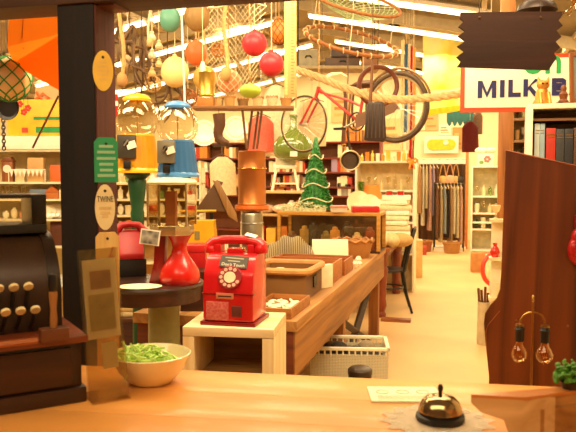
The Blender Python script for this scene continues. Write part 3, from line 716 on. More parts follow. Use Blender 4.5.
# folded striped rug, cream sheet
g = G()
def fr(u, v):
    return ((u - .5) * .42, (v - .5) * .3, .02 + .19 * math.sin(PI * min(1, u * 1.05)) ** .5 * (.8 + .2 * math.sin(v * 5)) * max(0, math.sin(PI * v)) ** .35 + .012 * math.sin(u * 22))
g.sheet(fr, 24, 10, .012)
one(g, 'striped_rug', M('E3CFA0', .9, 0, 'stripe', 0, 22, 0, '6A5636'), 'rumpled cream and brown striped textile heaped on the workbench', 'textile', (-1.38, 5.34, ZB), .2)
g = G(); g.prism([(-.14, 0), (.14, 0), (.14, .19), (-.14, .19)], -.012, 0, bev=.002)
t = one(g, 'cream_board', M('F3E8C4', .7, var=.03), 'blank cream board leaning upright among goods on the workbench', 'board', (-1.06, 5.3, ZB), YAW, rot=(math.radians(-24), 0, YAW))
def basket(loc, r, h, label, mat=CANE, handle=False, group=None, name='wicker_basket'):
    t = thing(name, label, 'basket', loc, 0, group)
    G().lathe([(0, 0), (r * .8, 0), (r * .9, h * .5), (r, h), (r * .94, h), (r * .84, h * .5), (r * .74, .012), (0, .012)], (0, 0, 0), 28).put('woven_body', mat, t)
    g = G(); n = 48
    g.tube([(r * (1 + .03 * math.sin(12 * 2 * PI * i / n)) * math.cos(2 * PI * i / n), r * (1 + .03 * math.sin(12 * 2 * PI * i / n)) * math.sin(2 * PI * i / n), h + .01 * math.cos(12 * 2 * PI * i / n)) for i in range(n)], r * .075, 6, True)
    g.put('braided_rim', M('A06A30', .6, var=.3), t)
    if handle: G().tube([(r * math.cos(PI * i / 14), 0, h + r * 1.3 * math.sin(PI * i / 14)) for i in range(15)], r * .06, 6).put('handle', mat, t)
    return t
basket((-.955, 5.74, ZB), .165, .14, 'low round cane basket with braided rim at the bench end', M('C88C48', .6, 0, 'weave', 0, 50, 0, '7A4A1C', bump=.6))
# glass topped show case at the far end of the bench
gc = thing('display_case', 'glass fronted display case with gilt wood frame on far bench end', 'display case', (-1.23, 6.02, ZB), 0)
GOLD = wood('C99440', '9A6A22', 0, 20, .35)
zc2 = .325; w = .46; dpt = .42
G().bx(-w, w, 0, dpt, 0, .02).put('floor_panel', WALNUT, gc)
for x in (-w + .015, w - .015):
    for y in (.015, dpt - .015): G().bx(x - .015, x + .015, y - .015, y + .015, .02, zc2).put('corner_post', GOLD, gc)
for y in (.012, dpt - .012): G().bx(-w, w, y - .012, y + .012, zc2, zc2 + .03, bev=.002).put('top_rail', GOLD, gc)
for x in (-w + .012, w - .012): G().bx(x - .012, x + .012, .024, dpt - .024, zc2, zc2 + .03, bev=.002).put('top_rail', GOLD, gc)
G().bx(-w + .02, w - .02, .02, dpt - .02, zc2 + .022, zc2 + .029).put('glass_top', GLASS, gc)
G().bx(-w + .03, w - .03, .004, .009, .02, zc2).put('glass_front', GLASS, gc)
G().bx(-w + .03, w - .03, dpt - .02, dpt - .012, .02, zc2).put('back_panel', M('5A4028', .7), gc)
cols = ['7B5A3A', 'E0B86A', '3A3028', '9E8A4A', 'D5983C', '4A3A2A', 'EFDCA8', '9A4A2A']
nm = ['brown', 'tan', 'black', 'olive', 'amber', 'dark brown', 'cream', 'rust']
for i in range(8):
    g = G(); h = .12 + .045 * (i % 3); g.bx(-.042, .042, -.03, .03, 0, h, bev=.004); g.lathe([(0, h), (.03, h), (.022, h + .03), (0, h + .035)], (0, 0, 0), 12)
    one(g, 'trinket_box', M(cols[i], .4), nm[i] + ' lidded trinket box inside the gilt display case', 'box', (-1.23 - .36 + i * .1, 6.15 + .08 * (i % 2), ZB + .02))
ztop = ZB + zc2 + .03
# tinsel and things on the case
g = G()
for i in range(170):
    x = R.uniform(-.2, .2); y = R.uniform(-.04, .05); z = R.uniform(.012, .085) * (1 - (x / .26) ** 2)
    a = R.uniform(0, 6); g.tube([(x, y, z), (x + .03 * math.cos(a), y + .03 * math.sin(a), z + R.uniform(-.01, .015))], .004, 3)
g.bx(-.2, .2, -.03, .03, 0, .03)
one(g, 'tinsel_garland', M('C9C89A', .4, .2, 'plain', .4, 60), 'pale silvery tinsel garland heaped on the display case', 'garland', (-1.47, 6.12, ztop), 0)
tr_ = thing('christmas_tree', 'small green tinsel christmas tree on the gilt display case', 'christmas tree', (-1.4, 6.3, ztop), 0)
G().lathe([(0, 0), (.06, 0), (.06, .015), (.012, .02), (.01, .6), (0, .61)], (0, 0, 0), 12).put('stem', M('4A3A22', .6), tr_)
g = G(); H_ = .67
for i in range(900):
    v = R.random() ** 1.25; r = .155 * (1 - v) + .012; a = R.uniform(0, 2 * PI); z = .03 + v * (H_ - .03)
    p0 = Vector((r * .35 * math.cos(a), r * .35 * math.sin(a), z)); p1 = Vector((r * math.cos(a), r * math.sin(a), z - .02)); 
    g.tube([p0, p1], [.011, .005], 3)
g.lathe([(0, .02), (.13, .03), (.006, .66), (0, .67)], (0, 0, 0), 14)
g.put('tinsel_foliage', M('2C7A2E', .5, 0, 'plain', .5, 60), tr_)
for j in range(4):
    zz = .1 + j * .13; r0 = .155 * (1 - zz / .7) + .02
    G().tube([(r0 * (1.02) * math.cos(2 * PI * i / 24), r0 * 1.02 * math.sin(2 * PI * i / 24), zz + .02 * math.sin(2 * PI * i / 24 * 3)) for i in range(24)], .006, 4, True).put('bead_string', M('D9C9A0', .4, var=.4, sc=80), tr_)
boxthing(366, 217, 6.08, 27, 6, 16, M('B8161C', .4), 'flat_red_box', 'flat red box lying on the right end of the display case', 'box', 0, ztop)
boxthing(340, 217, 6.1, 15, 6, 14, M('D8C8B0', .5), 'gift_box', 'small pale box with red dots beside the christmas tree', 'box', 6, ztop, M('C2A08A', .5, 0, 'spots', 0, 90, 0, 'B84A3A'))
# red leg table and bentwood chair beyond
q = F(383, 318, 0)
tb_ = thing('dining_table', 'red-brown table with fat turned legs behind the workbench', 'table', (q.x - .55, q.y + .8, 0), 0)
RW = wood('8A3A1C', '5C2410', 2, 18, .4, .2)
G().bx(-.62, .62, -.85, .9, .7, .74, bev=.006).put('table_top', wood('A8602A', '7A3E18', 1, 18, .4), tb_)
G().bx(-.54, .54, -.76, .8, .6, .7).put('apron', RW, tb_)
for x in (-.52, .52):
    for y in (-.74, .78):
        G().lathe([(0, 0), (.05, 0), (.055, .03), (.04, .06), (.06, .12), (.05, .2), (.065, .42), (.075, .5), (.06, .54), (.07, .56), (.07, .7), (0, .7)], (x, y, 0), 18).put('leg', RW, tb_)
one(G().bx(-.14, .16, -.05, .05, 0, .03, bev=.003), 'wooden_foot_block', wood('9A5A30', '6E3A1A', 0), 'flat wooden block on the floor at the red table leg', 'block', (q.x + .14, q.y - .13, 0), 0)
q = F(398, 312, 0)
ch = thing('bentwood_chair', 'black bentwood chair beside the aisle facing the red table', 'chair', (q.x - .12, q.y + .1, 0), math.radians(99))
g = G().lathe([(0, .44), (.2, .44), (.21, .45), (.205, .465), (.17, .47), (0, .465)], (0, 0, 0), 30); g.put('seat', M('2A1A10', .35), ch)
for s in (-1, 1):
    G().tube([(s * .14, .13, .44), (s * .17, .17, .2), (s * .185, .2, 0)], [.017, .016, .014], 8).put('leg', BLACK, ch)
    G().tube([(s * .16, -.15, .45), (s * .17, -.19, .2), (s * .19, -.25, 0)], [.017, .016, .014], 8).put('leg', BLACK, ch)
G().ring((0, 0, .26), .17, .009).put('stretcher_ring', BLACK, ch)
G().tube([(.17, -.16, .45), (.18, -.2, .65), (.16, -.25, .82), (.1, -.28, .9), (0, -.29, .92), (-.1, -.28, .9), (-.16, -.25, .82), (-.18, -.2, .65), (-.17, -.16, .45)], .016, 8).put('back_hoop', BLACK, ch)
G().tube([(.1, -.18, .46), (.11, -.21, .62), (.08, -.24, .75), (0, -.255, .79), (-.08, -.24, .75), (-.11, -.21, .62), (-.1, -.18, .46)], .011, 8).put('inner_hoop', BLACK, ch)
# white wicker basket on the floor
q = F(344, 350, .45)
hb = thing('laundry_basket', 'white painted wicker laundry basket on the floor under the bench', 'basket', (q.x, q.y + .17, 0), YAW * .7)
WW = M('E9DDB8', .6, 0, 'weave', 0, 34, 0, 'B9A878', bump=.8)
open_box(.235, .16, .42, .012).put('wicker_body', WW, hb)
g = G()
for s in (-1, 1):
    g.bx(s * .245, s * .222, -.17, .17, .445, .465, bev=.004); g.bx(-.245, .245, s * .17, s * .147, .445, .465, bev=.004)
g.put('top_rim', M('EFE4C2', .55), hb)
for s in (-1, 1):
    for i in range(13): G().cyl((-.22 + i * .0367, s * .158, .415), (-.22 + i * .0367, s * .158, .446), .006, n=6).put('rim_stake', M('EFE4C2', .55), hb)
for i in range(7):
    g = G(); g.ball((0, 0, .05), .06, 1.1, 1, .8, 10)
    one(g, 'dark_bundle', cloth(['3A3028', '5A4A3A', '2A2420', '6A5A48', '403A30', '8A7A60', '332A22'][i]), ['black', 'brown', 'charcoal', 'taupe', 'grey-brown', 'khaki', 'deep brown'][i] + ' bundle of cloth stuffed in the white laundry basket', 'bundle', hb.location + Vector((-.17 + i * .055, (i % 2) * .07 - .03, .33 + .02 * (i % 3))), i)
q = P(360, 366, 3.93)
db = thing('black_tin', 'tall round black tin standing on floor before the laundry basket', 'tin', (q.x, q.y + .0, 0), 0)
G().lathe([(0, 0), (.062, 0), (.065, .02), (.065, .4), (0, .4)], (0, 0, 0), 28).put('tin_body', M('241C16', .4, .3), db)
G().lathe([(.069, .385), (.069, .41), (.055, .422), (.02, .424), (0, .424)], (0, 0, 0), 28).put('lid', M('3A2E22', .35, .4), db)
# ------------------------------------------------------------------ things hung from roof and beam
CORD = M('E2CFA0', .8, var=.1); TWINE_ = M('A8824A', .8, var=.2); DCORD = M('4A3826', .8)
def cord_up(t, p_local, r=.002, mat=None, top=None, name='cord'):
    # a cord from a point of the thing up to the roof
    wx = (t.location + Matrix.Rotation(t.rotation_euler.z, 3, 'Z') @ Vector(p_local))
    zt_ = (top if top is not None else roof_z(wx.x) - .0) - t.location.z
    return G().cyl(p_local, (p_local[0], p_local[1], zt_), r, n=5).put(name, mat or CORD, t)
# orange plastic kite-like hanging shade on the left
d = 2.15; k = d / 700
o = P(36, 60, d)
og = thing('lantern_shade', 'large folded orange plastic lantern hanging at the upper left', 'shade', o, YAW)
ORG = M('FFA22C', .3, 0, 'translucent', .04, 4)
def quad(pts, th, mat, name, par):
    g = G(k)
    def f(t):
        fc = t.faces.new([t.verts.new(p) for p in pts]); bmesh.ops.solidify(t, geom=[fc], thickness=th); bmesh.ops.recalc_face_normals(t, faces=t.faces[:])
    return g._new(f).put(name, mat, par)
# points in picture-sized units: x right, y away, z up, from (36,60)
quad([(-26, 0, 42), (34, -16, 46), (34, -22, 22), (-26, -6, 12)], .8, ORG, 'upper_panel', og)
quad([(-26, -6, 12), (34, -22, 22), (34, -4, -36), (2, 4, -19), (-26, 8, -2)], .8, ORG, 'lower_panel', og)
G(k).tube([(-10, -5, 40), (-10, -9, 20), (-10, -6, 10)], .5, 5).put('seam', M('C84A06', .5), og)
for x in (-24, 30): G(k).cyl((x, -2 - (x + 24) * .26, 41), (x, -2 - (x + 24) * .26, 190), .35, n=5).put('cord', CORD, og)
q = P(44, 122, 2.6)
one(G(2.6 / 700).cyl((-12, 0, -26), (15, 0, 26), 1.1, n=8), 'hanging_stick', wood('7A4A22', '52300F', 2), 'thin brown stick hanging aslant below the orange lantern', 'stick', q)
def float_ball(px, py, r, d, col, label, sx=1.0, sz=1.0, net=None, name='fishing_float', top=None, ridges=0, capc=None):
    k = d / FPX; t = thing(name, label, 'float', P(px, py, d), YAW + R.uniform(-.5, .5)); rr = r * k
    g = G()
    if ridges:
        def f(u, v):
            a = 2 * PI * u; q = rr * sx * math.sin(PI * v) * (1 + .05 * math.cos(ridges * a)); return (q * math.cos(a), q * math.sin(a), -rr * sz * math.cos(PI * v))
        g.sheet(f, 60, 16, .002)
    else: g.ball((0, 0, 0), rr, sx, sx, sz, 28)
    g.put('float_shell', M(col, .42, var=.08, sc=10), t)
    G().lathe([(rr * .16, rr * sz * .96), (rr * .18, rr * sz * 1.08), (rr * .1, rr * sz * 1.12), (0, rr * sz * 1.12)], (0, 0, 0), 12).put('eyelet', M(capc or col, .4), t)
    if net:
        g = G(); n = 9
        for s in (-1, 1):
            for i in range(n):
                g.tube([(rr * 1.02 * sx * math.sin(PI * j / 12) * math.cos(2 * PI * i / n + s * j * .26), rr * 1.02 * sx * math.sin(PI * j / 12) * math.sin(2 * PI * i / n + s * j * .26), -rr * sz * 1.02 * math.cos(PI * j / 12)) for j in range(13)], rr * .034, 4)
        g.put('netting', M(net, .8), t)
    cord_up(t, (0, 0, rr * sz * 1.05), .003, TWINE_ if net else CORD, top)
    return t
float_ball(9, 79, 22, 2.2, 'F4C98A', 'amber glass float in green netting at far left', net='3E9A50')
float_ball(254.5, 43.5, 12.6, 3.7, 'D6303A', 'upper of two plain crimson round floats left of the yard rule')
float_ball(271.5, 64, 12.4, 3.5, 'D02C36', 'lower of two plain crimson round floats left of the yard rule')
float_ball(279, 32, 9.5, 4.0, 'D97A2A', 'oval orange float in dark netting behind the crimson floats', 1, 1.35, '6A3A16')
float_ball(229, 82, 12, 4.1, 'E08A5A', 'orange float wrapped in pale netting above the hanging plank', net='F1E0B4')
float_ball(175, 72, 14, 4.0, 'F0D48C', 'pale yellow round buoy hanging above the blue gumball machine', 1, 1.1)
float_ball(196, 53, 11, 4.3, 'E8743A', 'orange buoy hanging beside the thin white pole', 1, 1.15)
float_ball(170, 19, 10.5, 3.9, '5E9A84', 'teal buoy hanging near the roof, left of the ridged tan one', 1, 1.25)
float_ball(197, 17, 12.5, 3.9, 'C9A264', 'ridged tan pumpkin shaped float near the roof', 1, 1.15, ridges=9)
float_ball(205, 78, 12, 4.6, 'E8C060', 'yellow buoy half hidden behind the brass cylinder')
float_ball(128, 62, 7, 4.4, 'C9A878', 'small tan float among twisted iron at upper left')
float_ball(250, 91, 10, 6.0, 'A8BE3A', 'lime green float resting low behind the netted orange float', 1.1, .7)
# brass cylinder with white cap
d = 3.6; k = d / 700
t = thing('brass_cylinder', 'hanging brass cylinder with a small white neck', 'cylinder', P(207, 96, d), YAW)
G(k).lathe([(0, 0), (8, 0), (8.4, .6), (8, 1.4), (8, 22), (8.4, 23), (7.6, 24), (0, 24.4)], (0, 0, 0), 32).put('cylinder_body', metal('C7A24A', .32), t)
G(k).lathe([(0, 24), (2.6, 24), (2.6, 30), (1.6, 34), (0, 34)], (-4, 0, 0), 14).put('neck', WHITEP, t)
cord_up(t, (-4 * k, 0, 33 * k))
# white pole, twine hanks, rope loops
t = thing('white_pole', 'thin white pole hanging upright between the buoys', 'pole', P(184, 108, 3.4), YAW)
G(3.4 / 700).cyl((1, 0, 0), (-2, 0, 108), 1.0, n=8).put('rod', WHITEP, t); G(3.4 / 700).ring((-2, 0, 109.5), 1.6, .4, (PI / 2, 0, 0), 12).put('hanging_eye', STEEL, t)
for i, (px, py, L, d, lab) in enumerate(((122, 78, 60, 3.6, 'tan rope with a knotted end hanging right of the yellow plaque'), (226, 72, 66, 4.0, 'frayed straw rope hanging above the pale netted float'), (206, 60, 52, 4.4, 'thin straw cord hanging between orange and tan floats'), (250, 78, 45, 5.2, 'thin cord with a dangling toggle below the upper crimson float'), (100 + 50, 40, 30, 4.2, 'short knotted white cord with a wooden bell at upper left'))):
    k = d / 700; t = thing('hanging_rope', lab, 'rope', P(px, py, d), YAW); zt_ = (roof_z(t.location.x) - t.location.z)
    r = (.011, .012, .006, .005, .008)[i]
    G().tube([(.012 * math.sin(j * 1.1 + i), .0, zt_ * j / 24) for j in range(25)], r, 6).put('rope_strand', M(['C09058', 'DDB878', 'CDAA6A', 'C9A56A', 'EBD9AE'][i], .85, var=.25, sc=80), t)
    G().ball((0, 0, -.01), r * 2.6, 1, 1, 1.4, 12).put('knot', M(['A87A44', 'C9A060', 'CDAA6A', 'A87A44', 'E0C28A'][i], .8), t)
# twisted iron and driftwood
IR2 = M('6A4E32', .6, .2, var=.3)
for i, (px, py) in enumerate(((114, 52), (130, 56), (142, 66), (168, 98))):
    t = thing('hanging_branch', ['dark curled branch nearest the yellow plaque', 'forked dark branch left of the string of gourds', 'lowest dark branch with a long curved tail', 'dark branch tangle hanging just above the blue gumball machine'][i], 'branch', P(px, py, 4.0 + .25 * i), YAW + i)
    for j in range(5):
        a = j * 1.9 + i; pts = [(.17 * math.sin(a) * (q_ / 9) + .03 * math.sin(q_ * .9 + j), .08 * math.cos(a) * q_ / 9, .14 - .30 * (q_ / 9) ** 1.3 + .05 * math.sin(q_ * .7 + j)) for q_ in range(10)]
        G().tube(pts, [.012 - .0008 * q_ for q_ in range(10)], 6).put('twig', IR2, t)
    G().cyl((0, 0, .13), (0, 0, roof_z(t.location.x) - t.location.z), .004, n=5).put('wire', DCORD, t)
for i, (px, py, r, c) in enumerate(((188, 98, 9, 'A8642E'), (153, 84, 8, 'D9B070'), (218, 50, 7, 'C98A4A'))):
    t = thing('rattan_ball', ['brown rattan ball hanging right above the blue gumball lid', 'pale rattan ball hanging between the two glass globes', 'small tan rattan ball hanging right of the orange buoy'][i], 'ball', P(px, py, 5.2), YAW)
    kk = 5.2 / 700
    for j in range(7): G(kk).ring((0, 0, 0), r, .6, (j * .9, j * 1.3, 0), 24, m=4).put('cane_band', M(c, .7, var=.25), t)
    cord_up(t, (0, 0, r * kk), .003)
t = thing('wire_basket', 'sagging wire hanging basket high on the left', 'basket', P(150, 60, 5.0), YAW)
for j in range(4): G().ring((0, 0, -.03 * j), .12 - .022 * j, .003, n=20).put('wire_hoop', IR2, t)
for j in range(3): G().cyl((.12 * math.cos(j * 2.1), .12 * math.sin(j * 2.1), 0), (0, 0, .4), .002, n=4).put('hanging_wire', IR2, t)
cord_up(t, (0, 0, .39), .003, DCORD)
for i in range(5):
    t = thing('gourd', ['white gourd highest on the string at upper left', 'second white gourd down the string at upper left', 'third white gourd down the string, slightly larger', 'cream gourd near the bottom of the string', 'lowest gourd hanging by the yellow buoy'][i], 'gourd', P(152 + (i % 2) * 7, 36 + i * 9, 4.35), YAW, 'gourds strung at upper left')
    G().lathe([(0, -.03), (.02, -.026), (.026, -.012), (.018, .004), (.012, .014), (.014, .022), (.006, .032), (0, .034)], (0, 0, 0), 16).put('gourd_body', M(['F3E3BA', 'EED9AA', 'F2E6C4', 'E3C58A', 'DDB878'][i], .5), t)
    cord_up(t, (0, 0, .03), .0015)
t = thing('fishing_net', 'fine cream fishing net draped from the roof behind the crimson floats', 'net', P(232, 4, 5.6), YAW)
g = G(); kk = 5.6 / 700
def netp(u, v): return Vector(((-34 + 68 * u) * kk * (1 - .25 * v), .12 * math.sin(u * 7) + .05 * v, (-74 * v - 10 * math.sin(PI * u) * v) * kk))
for s in (-1, 1):
    for i in range(-12, 26):
        pl_ = [netp(i / 14 + s * v / 12 * .9 if s > 0 else 1 - i / 14 - v / 12 * .9, v / 12) for v in range(13) if 0 <= (i / 14 + v / 12 * .9) <= 1]
        if len(pl_) > 1: g.tube(pl_, .0022, 3)
g.tube([netp(u / 16, 0) for u in range(17)], .006, 5); g.put('mesh', CORD, t)
for u in (0.02, .98): p = netp(u, 0); G().cyl(p, (p.x, p.y, roof_z(t.location.x + p.x) - t.location.z), .003, n=5).put('cord', CORD, t)
# yard rule plank
d = 2.7; k = d / 700
t = thing('yard_rule', 'long cream and yellow printed rule hanging upright in centre', 'rule', P(290, 97, d), YAW)
G(k).bx(-5.8, 5.8, -.6, .6, 0, 96, bev=.3).put('rule_board', M('E6C27A', .5, 0, 'wood', 0, 20, 2, 'CFA05A'), t)
G(k).bx(-5.4, -2.4, -.8, -.5, 2, 95).put('yellow_scale', M('E8A93A', .5, 0, 'stripe', 0, 60, 2, 'F1DCA0', bump=0), t)
for i in range(30): G(k).bx(1, 5.2 if i % 5 == 0 else 3.6, -.75, -.5, 3 + i * 3.1, 3.5 + i * 3.1).put('tick_mark', M('8A6A3A', .6), t)
cord_up(t, (0, 0, 95 * k))
# nautical rope swag
pts = [P(px, py, dd) for px, py, dd in ((276, 62, 4.9), (296, 70, 4.8), (318, 77, 4.7), (345, 88, 4.6), (375, 97, 4.5), (400, 99.5, 4.5), (430, 97.5, 4.5), (462, 93.5, 4.5), (490, 88, 4.5))]
def spl(p, m=8):
    out = []
    for i in range(len(p) - 1):
        a, b, c, e = p[max(0, i - 1)], p[i], p[i + 1], p[min(len(p) - 1, i + 2)]
        for j in range(m):
            t = j / m; out.append(.5 * (2 * b + (c - a) * t + (2 * a - 5 * b + 4 * c - e) * t * t + (3 * b - a - 3 * c + e) * t ** 3))
    return out + [p[-1]]
sp = spl(pts, 12); t = thing('thick_rope', 'thick twisted hemp rope swagged between yard rule and milk bar sign', 'rope', sp[0], 0)
for s in range(3):
    out = []
    for i, p in enumerate(sp):
        a = i * .62 + s * 2 * PI / 3; out.append(p - sp[0] + (UP * math.sin(a) + FW * math.cos(a)) * .013)
    G().tube(out, .0155, 7).put('strand', M('D9BC84', .85, var=.18, sc=50), t)
G().cyl((0, 0, 0), (0, 0, roof_z(sp[0].x) - sp[0].z), .003, n=5).put('cord', CORD, t)
e0 = sp[-1] - sp[0]; G().cyl(e0, (e0.x, e0.y, roof_z(sp[-1].x) - sp[0].z), .003, n=5).put('cord', CORD, t)
# crab net with two hoops
d = 4.3; k = d / 700
t = thing('crab_net', 'rope bound crab net of two hoops with green mesh under the roof', 'net', P(351, 41, d), YAW)
e1 = (math.radians(24), math.radians(13), 0); HB = M('9A5F2C', .7, var=.35, sc=60)
G(k).ring((0, 0, 0), 47, 1.9, e1, 48).put('lower_hoop', HB, t)
c2 = (4, -4, 38); e2 = (math.radians(26), math.radians(14), 0)
G(k).ring(c2, 46, 1.6, e2, 48).put('upper_hoop', HB, t)
R1 = Euler(e1).to_matrix(); R2 = Euler(e2).to_matrix()
g = G(k)
for s in (-1, 1):
    for i in range(28):
        pl_ = []
        for j in range(8):
            a = 2 * PI * i / 28 + s * j * .2; r = 46 * (1 - .125 * j * .9)
            pl_.append(R2 @ Vector((r * math.cos(a), r * math.sin(a), -3.4 * j ** .8)) + Vector(c2))
        g.tube(pl_, .42, 3)
g.put('netting', M('A8B886', .8, 0, 'plain', .3, 30), t)
for i in range(22):
    a = 2 * PI * i / 22; G(k).ring(R1 @ Vector((47 * math.cos(a), 47 * math.sin(a), 0)), 2.4, .7, (PI / 2, 0, a), 8, m=4).put('rope_lashing', M('DDBE86', .8), t)
for i in range(3):
    a = 2 * PI * i / 3 + .5; p = Vector(c2) + R2 @ Vector((46 * math.cos(a), 46 * math.sin(a), 0)); q = R1 @ Vector((47 * math.cos(a), 47 * math.sin(a), 0))
    G(k).cyl(q, p, .5, n=5).put('hanging_cord', CORD, t)
    G(k).cyl(p, (p.x, p.y, (roof_z(t.location.x) - t.location.z) / k), .4, n=5).put('hanging_cord', CORD, t)
# brown wooden ring
d = 4.7; k = d / 700
t = thing('wooden_ring', 'plain brown wooden ring hanging over the thick rope', 'ring', P(378, 86, d), YAW)
G(k).ring((0, 0, 0), 19, 2.4, (PI / 2, 0, 0), 44).put('hoop', wood('7A3A1A', '54260F', 0, 20), t); cord_up(t, (0, 0, 19 * k), .002, DCORD)
# dark brush-like paddle
d = 3.85; k = d / 700
t = thing('hearth_bellows', 'dark ribbed leather bellows hanging by a long brown handle', 'bellows', P(372, 141, d), YAW)
G(k).prism([(-8, 1), (-4, 0), (12, -1), (14, 3), (12, 37), (9, 39), (-4, 38), (-5.5, 34)], -3, 3, bev=.8).put('board', M('2E1C10', .5, var=.2), t)
for i in range(5): G(k).cyl((-5 + i * 4, -3.3, 3), (-3 + i * 3.4, -3.3, 36), .7, n=6).put('rib', M('4A3220', .5), t)
G(k).cyl((-2, 0, 37), (0, 0, 79), 1.7, 1.3, 8).put('handle', wood('7A4A26', '583216', 2), t); cord_up(t, (0, 0, 79 * k), .002, DCORD)
# ------------------------------------------------------------------ hanging bicycle
FWH, RWH = P(303.5, 124, 6.6), P(396.5, 107, 6.0)
hv = (RWH - FWH); hv.z = 0; hv.normalize(); brz = math.atan2(hv.y, hv.x)
bi = thing('bicycle', 'old red step-through bicycle hanging from the roof', 'bicycle', FWH, brz)
def BK(px, py): dd = 6.6 - (px - 303.5) / 93 * .6; return Matrix.Rotation(-brz, 3, 'Z') @ (P(px, py, dd) - FWH)
REDF = M('B02A22', .35, .1); TYRE = M('4A3622', .8, var=.2)
def wheel(c, r, tw, nm):
    e = bpy.data.objects.new(nm, None)
    tq = G().ring(c, r, tw, (PI / 2, 0, 0), 48).put(nm, TYRE, bi)
    G().ring(c, r - tw * 1.4, tw * .6, (PI / 2, 0, 0), 48, m=6).put('rim', metal('D8C49A', .3), tq)
    g = G()
    for i in range(28):
        a = 2 * PI * i / 28; b = a + .5 * (-1) ** i
        g.cyl(Vector(c) + Vector((.02 * math.cos(b), .012 * (-1) ** i, .02 * math.sin(b))), Vector(c) + Vector(((r - tw) * math.cos(a), 0, (r - tw) * math.sin(a))), .0012, n=3)
    g.put('spokes', STEEL, tq); tq.children[-1].name = 'spoke_lacing'
    G().cyl(Vector(c) + Vector((0, -.05, 0)), Vector(c) + Vector((0, .05, 0)), .018).put('hub', STEEL, tq)
f0 = Vector((0, 0, 0)); r0 = BK(396.5, 107)
wheel(f0, .262, .008, 'wheel'); wheel(r0, .288, .021, 'wheel')
hd, bb, st_, sh_ = BK(319, 89), BK(359, 122), BK(363, 97), BK(316, 97)
for y in (-.045, .045): G().tube([sh_, sh_ + Vector((0, y, -.02)), f0 + Vector((0, y, 0))], .011, 7).put('fork_blade', REDF, bi)
g = G(); g.tube([hd, bb], .014, 8); g.tube([hd + Vector((.01, 0, -.03)), hd * .35 + st_ * .65 + Vector((0, 0, -.05)), st_ + Vector((-.02, 0, -.08))], .011, 8); g.tube([st_, bb], .014, 8); g.tube([hd + Vector((0, 0, .02)), sh_], .017, 8)
for y in (-.04, .04): g.tube([bb, r0 + Vector((0, y, 0))], .008, 6); g.tube([st_, r0 + Vector((0, y, 0))], .008, 6)
g.put('frame', REDF, bi)
G().tube([hd + Vector((.1, -.25, .05)), hd + Vector((.02, -.2, .09)), hd + Vector((-.03, -.1, .1)), hd + Vector((0, 0, .08)), hd + Vector((-.03, .1, .1)), hd + Vector((.02, .2, .09)), hd + Vector((.1, .25, .05))], .011, 7).put('handlebar', STEEL, bi)
G().cyl(st_, st_ + Vector((-.01, 0, .09)), .012).put('seat_post', STEEL, bi)
G().ball(st_ + Vector((.02, 0, .11)), .1, 1.3, .75, .35, 14).put('saddle', M('4A2E18', .5), bi)
ck = BK(376, 113) - BK(376, 113) + bb
cw = G().ring(ck + Vector((0, -.04, 0)), .08, .008, (PI / 2, 0, 0), 24).put('chainring', IRON, bi)
for s in (-1, 1):
    G().cyl(ck + Vector((0, s * .06, 0)), ck + Vector((s * .14, s * .06, s * .06)), .01).put('crank', STEEL, bi)
    G().box(*(ck + Vector((s * .14, s * .1, s * .06))), .09, .07, .02).put('pedal', BLACK, bi)
G().prism([(bb.x, bb.z + .06), (r0.x, r0.z + .05), (r0.x + .04, r0.z), (r0.x, r0.z - .05), (bb.x, bb.z - .06)], bb.y - .06, bb.y - .05).put('chain_guard', M('6A4A32', .5), bi)
n = 20; G().tube([r0 + Vector(((.325) * math.cos(PI * (.05 + .7 * i / n)), 0, .325 * math.sin(PI * (.05 + .7 * i / n)))) for i in range(n + 1)], .012, 6).put('mudguard', M('7A5A38', .4, .3), bi)
for p in (hd, st_, ): G().cyl(p, (p.x, p.y, roof_z(FWH.x) - FWH.z + (.15 if p is hd else .1)), .004, n=5).put('hanging_rope', TWINE_, bi)
# green demijohn
d = 7.3; k = d / 700
t = thing('demijohn', 'large green glass demijohn hanging behind the bicycle wheel', 'demijohn', P(293.5, 160, d), YAW)
G(k).lathe([(0, 1), (13, 0), (18, 3), (20.5, 9), (20, 16), (15, 23), (7, 28), (4, 32), (3.4, 42), (4.2, 43), (4, 45), (2.6, 45), (2.6, 32), (0, 30)], (0, 0, 0), 36).put('glass_body', M('66762E', .15, 0, 'plain', .15, 3, bump=0, coat=.6), t)
G(k).bx(-3.5, 3.5, -21, -20, 3, 8).put('price_tag', WHITEP, t)
cord_up(t, (0, 0, 44 * k))
# saucepan
d = 6.5; k = d / 700
t = thing('saucepan', 'dark saucepan with pale rim hanging mouth outward below the bicycle', 'saucepan', P(350, 160.5, d), YAW)
G(k).lathe([(0, 6), (7.5, 6), (8, 5), (9.3, -1), (9.8, -1), (8.6, 6.6), (0, 7)], (0, 0, 0), 30, (-PI / 2, 0, 0)).put('pan_body', M('5A4632', .4, .3, var=.2), t)
G(k).ring((0, -1, 0), 9.6, .9, (PI / 2, 0, 0), 36).put('rim', metal('D9C294', .35), t)
G(k).cyl((0, 0, 9), (-3, 0, 30), 1.2).put('handle', M('3A2818', .5), t); cord_up(t, (-3 * k, 0, 30 * k), .003, DCORD)
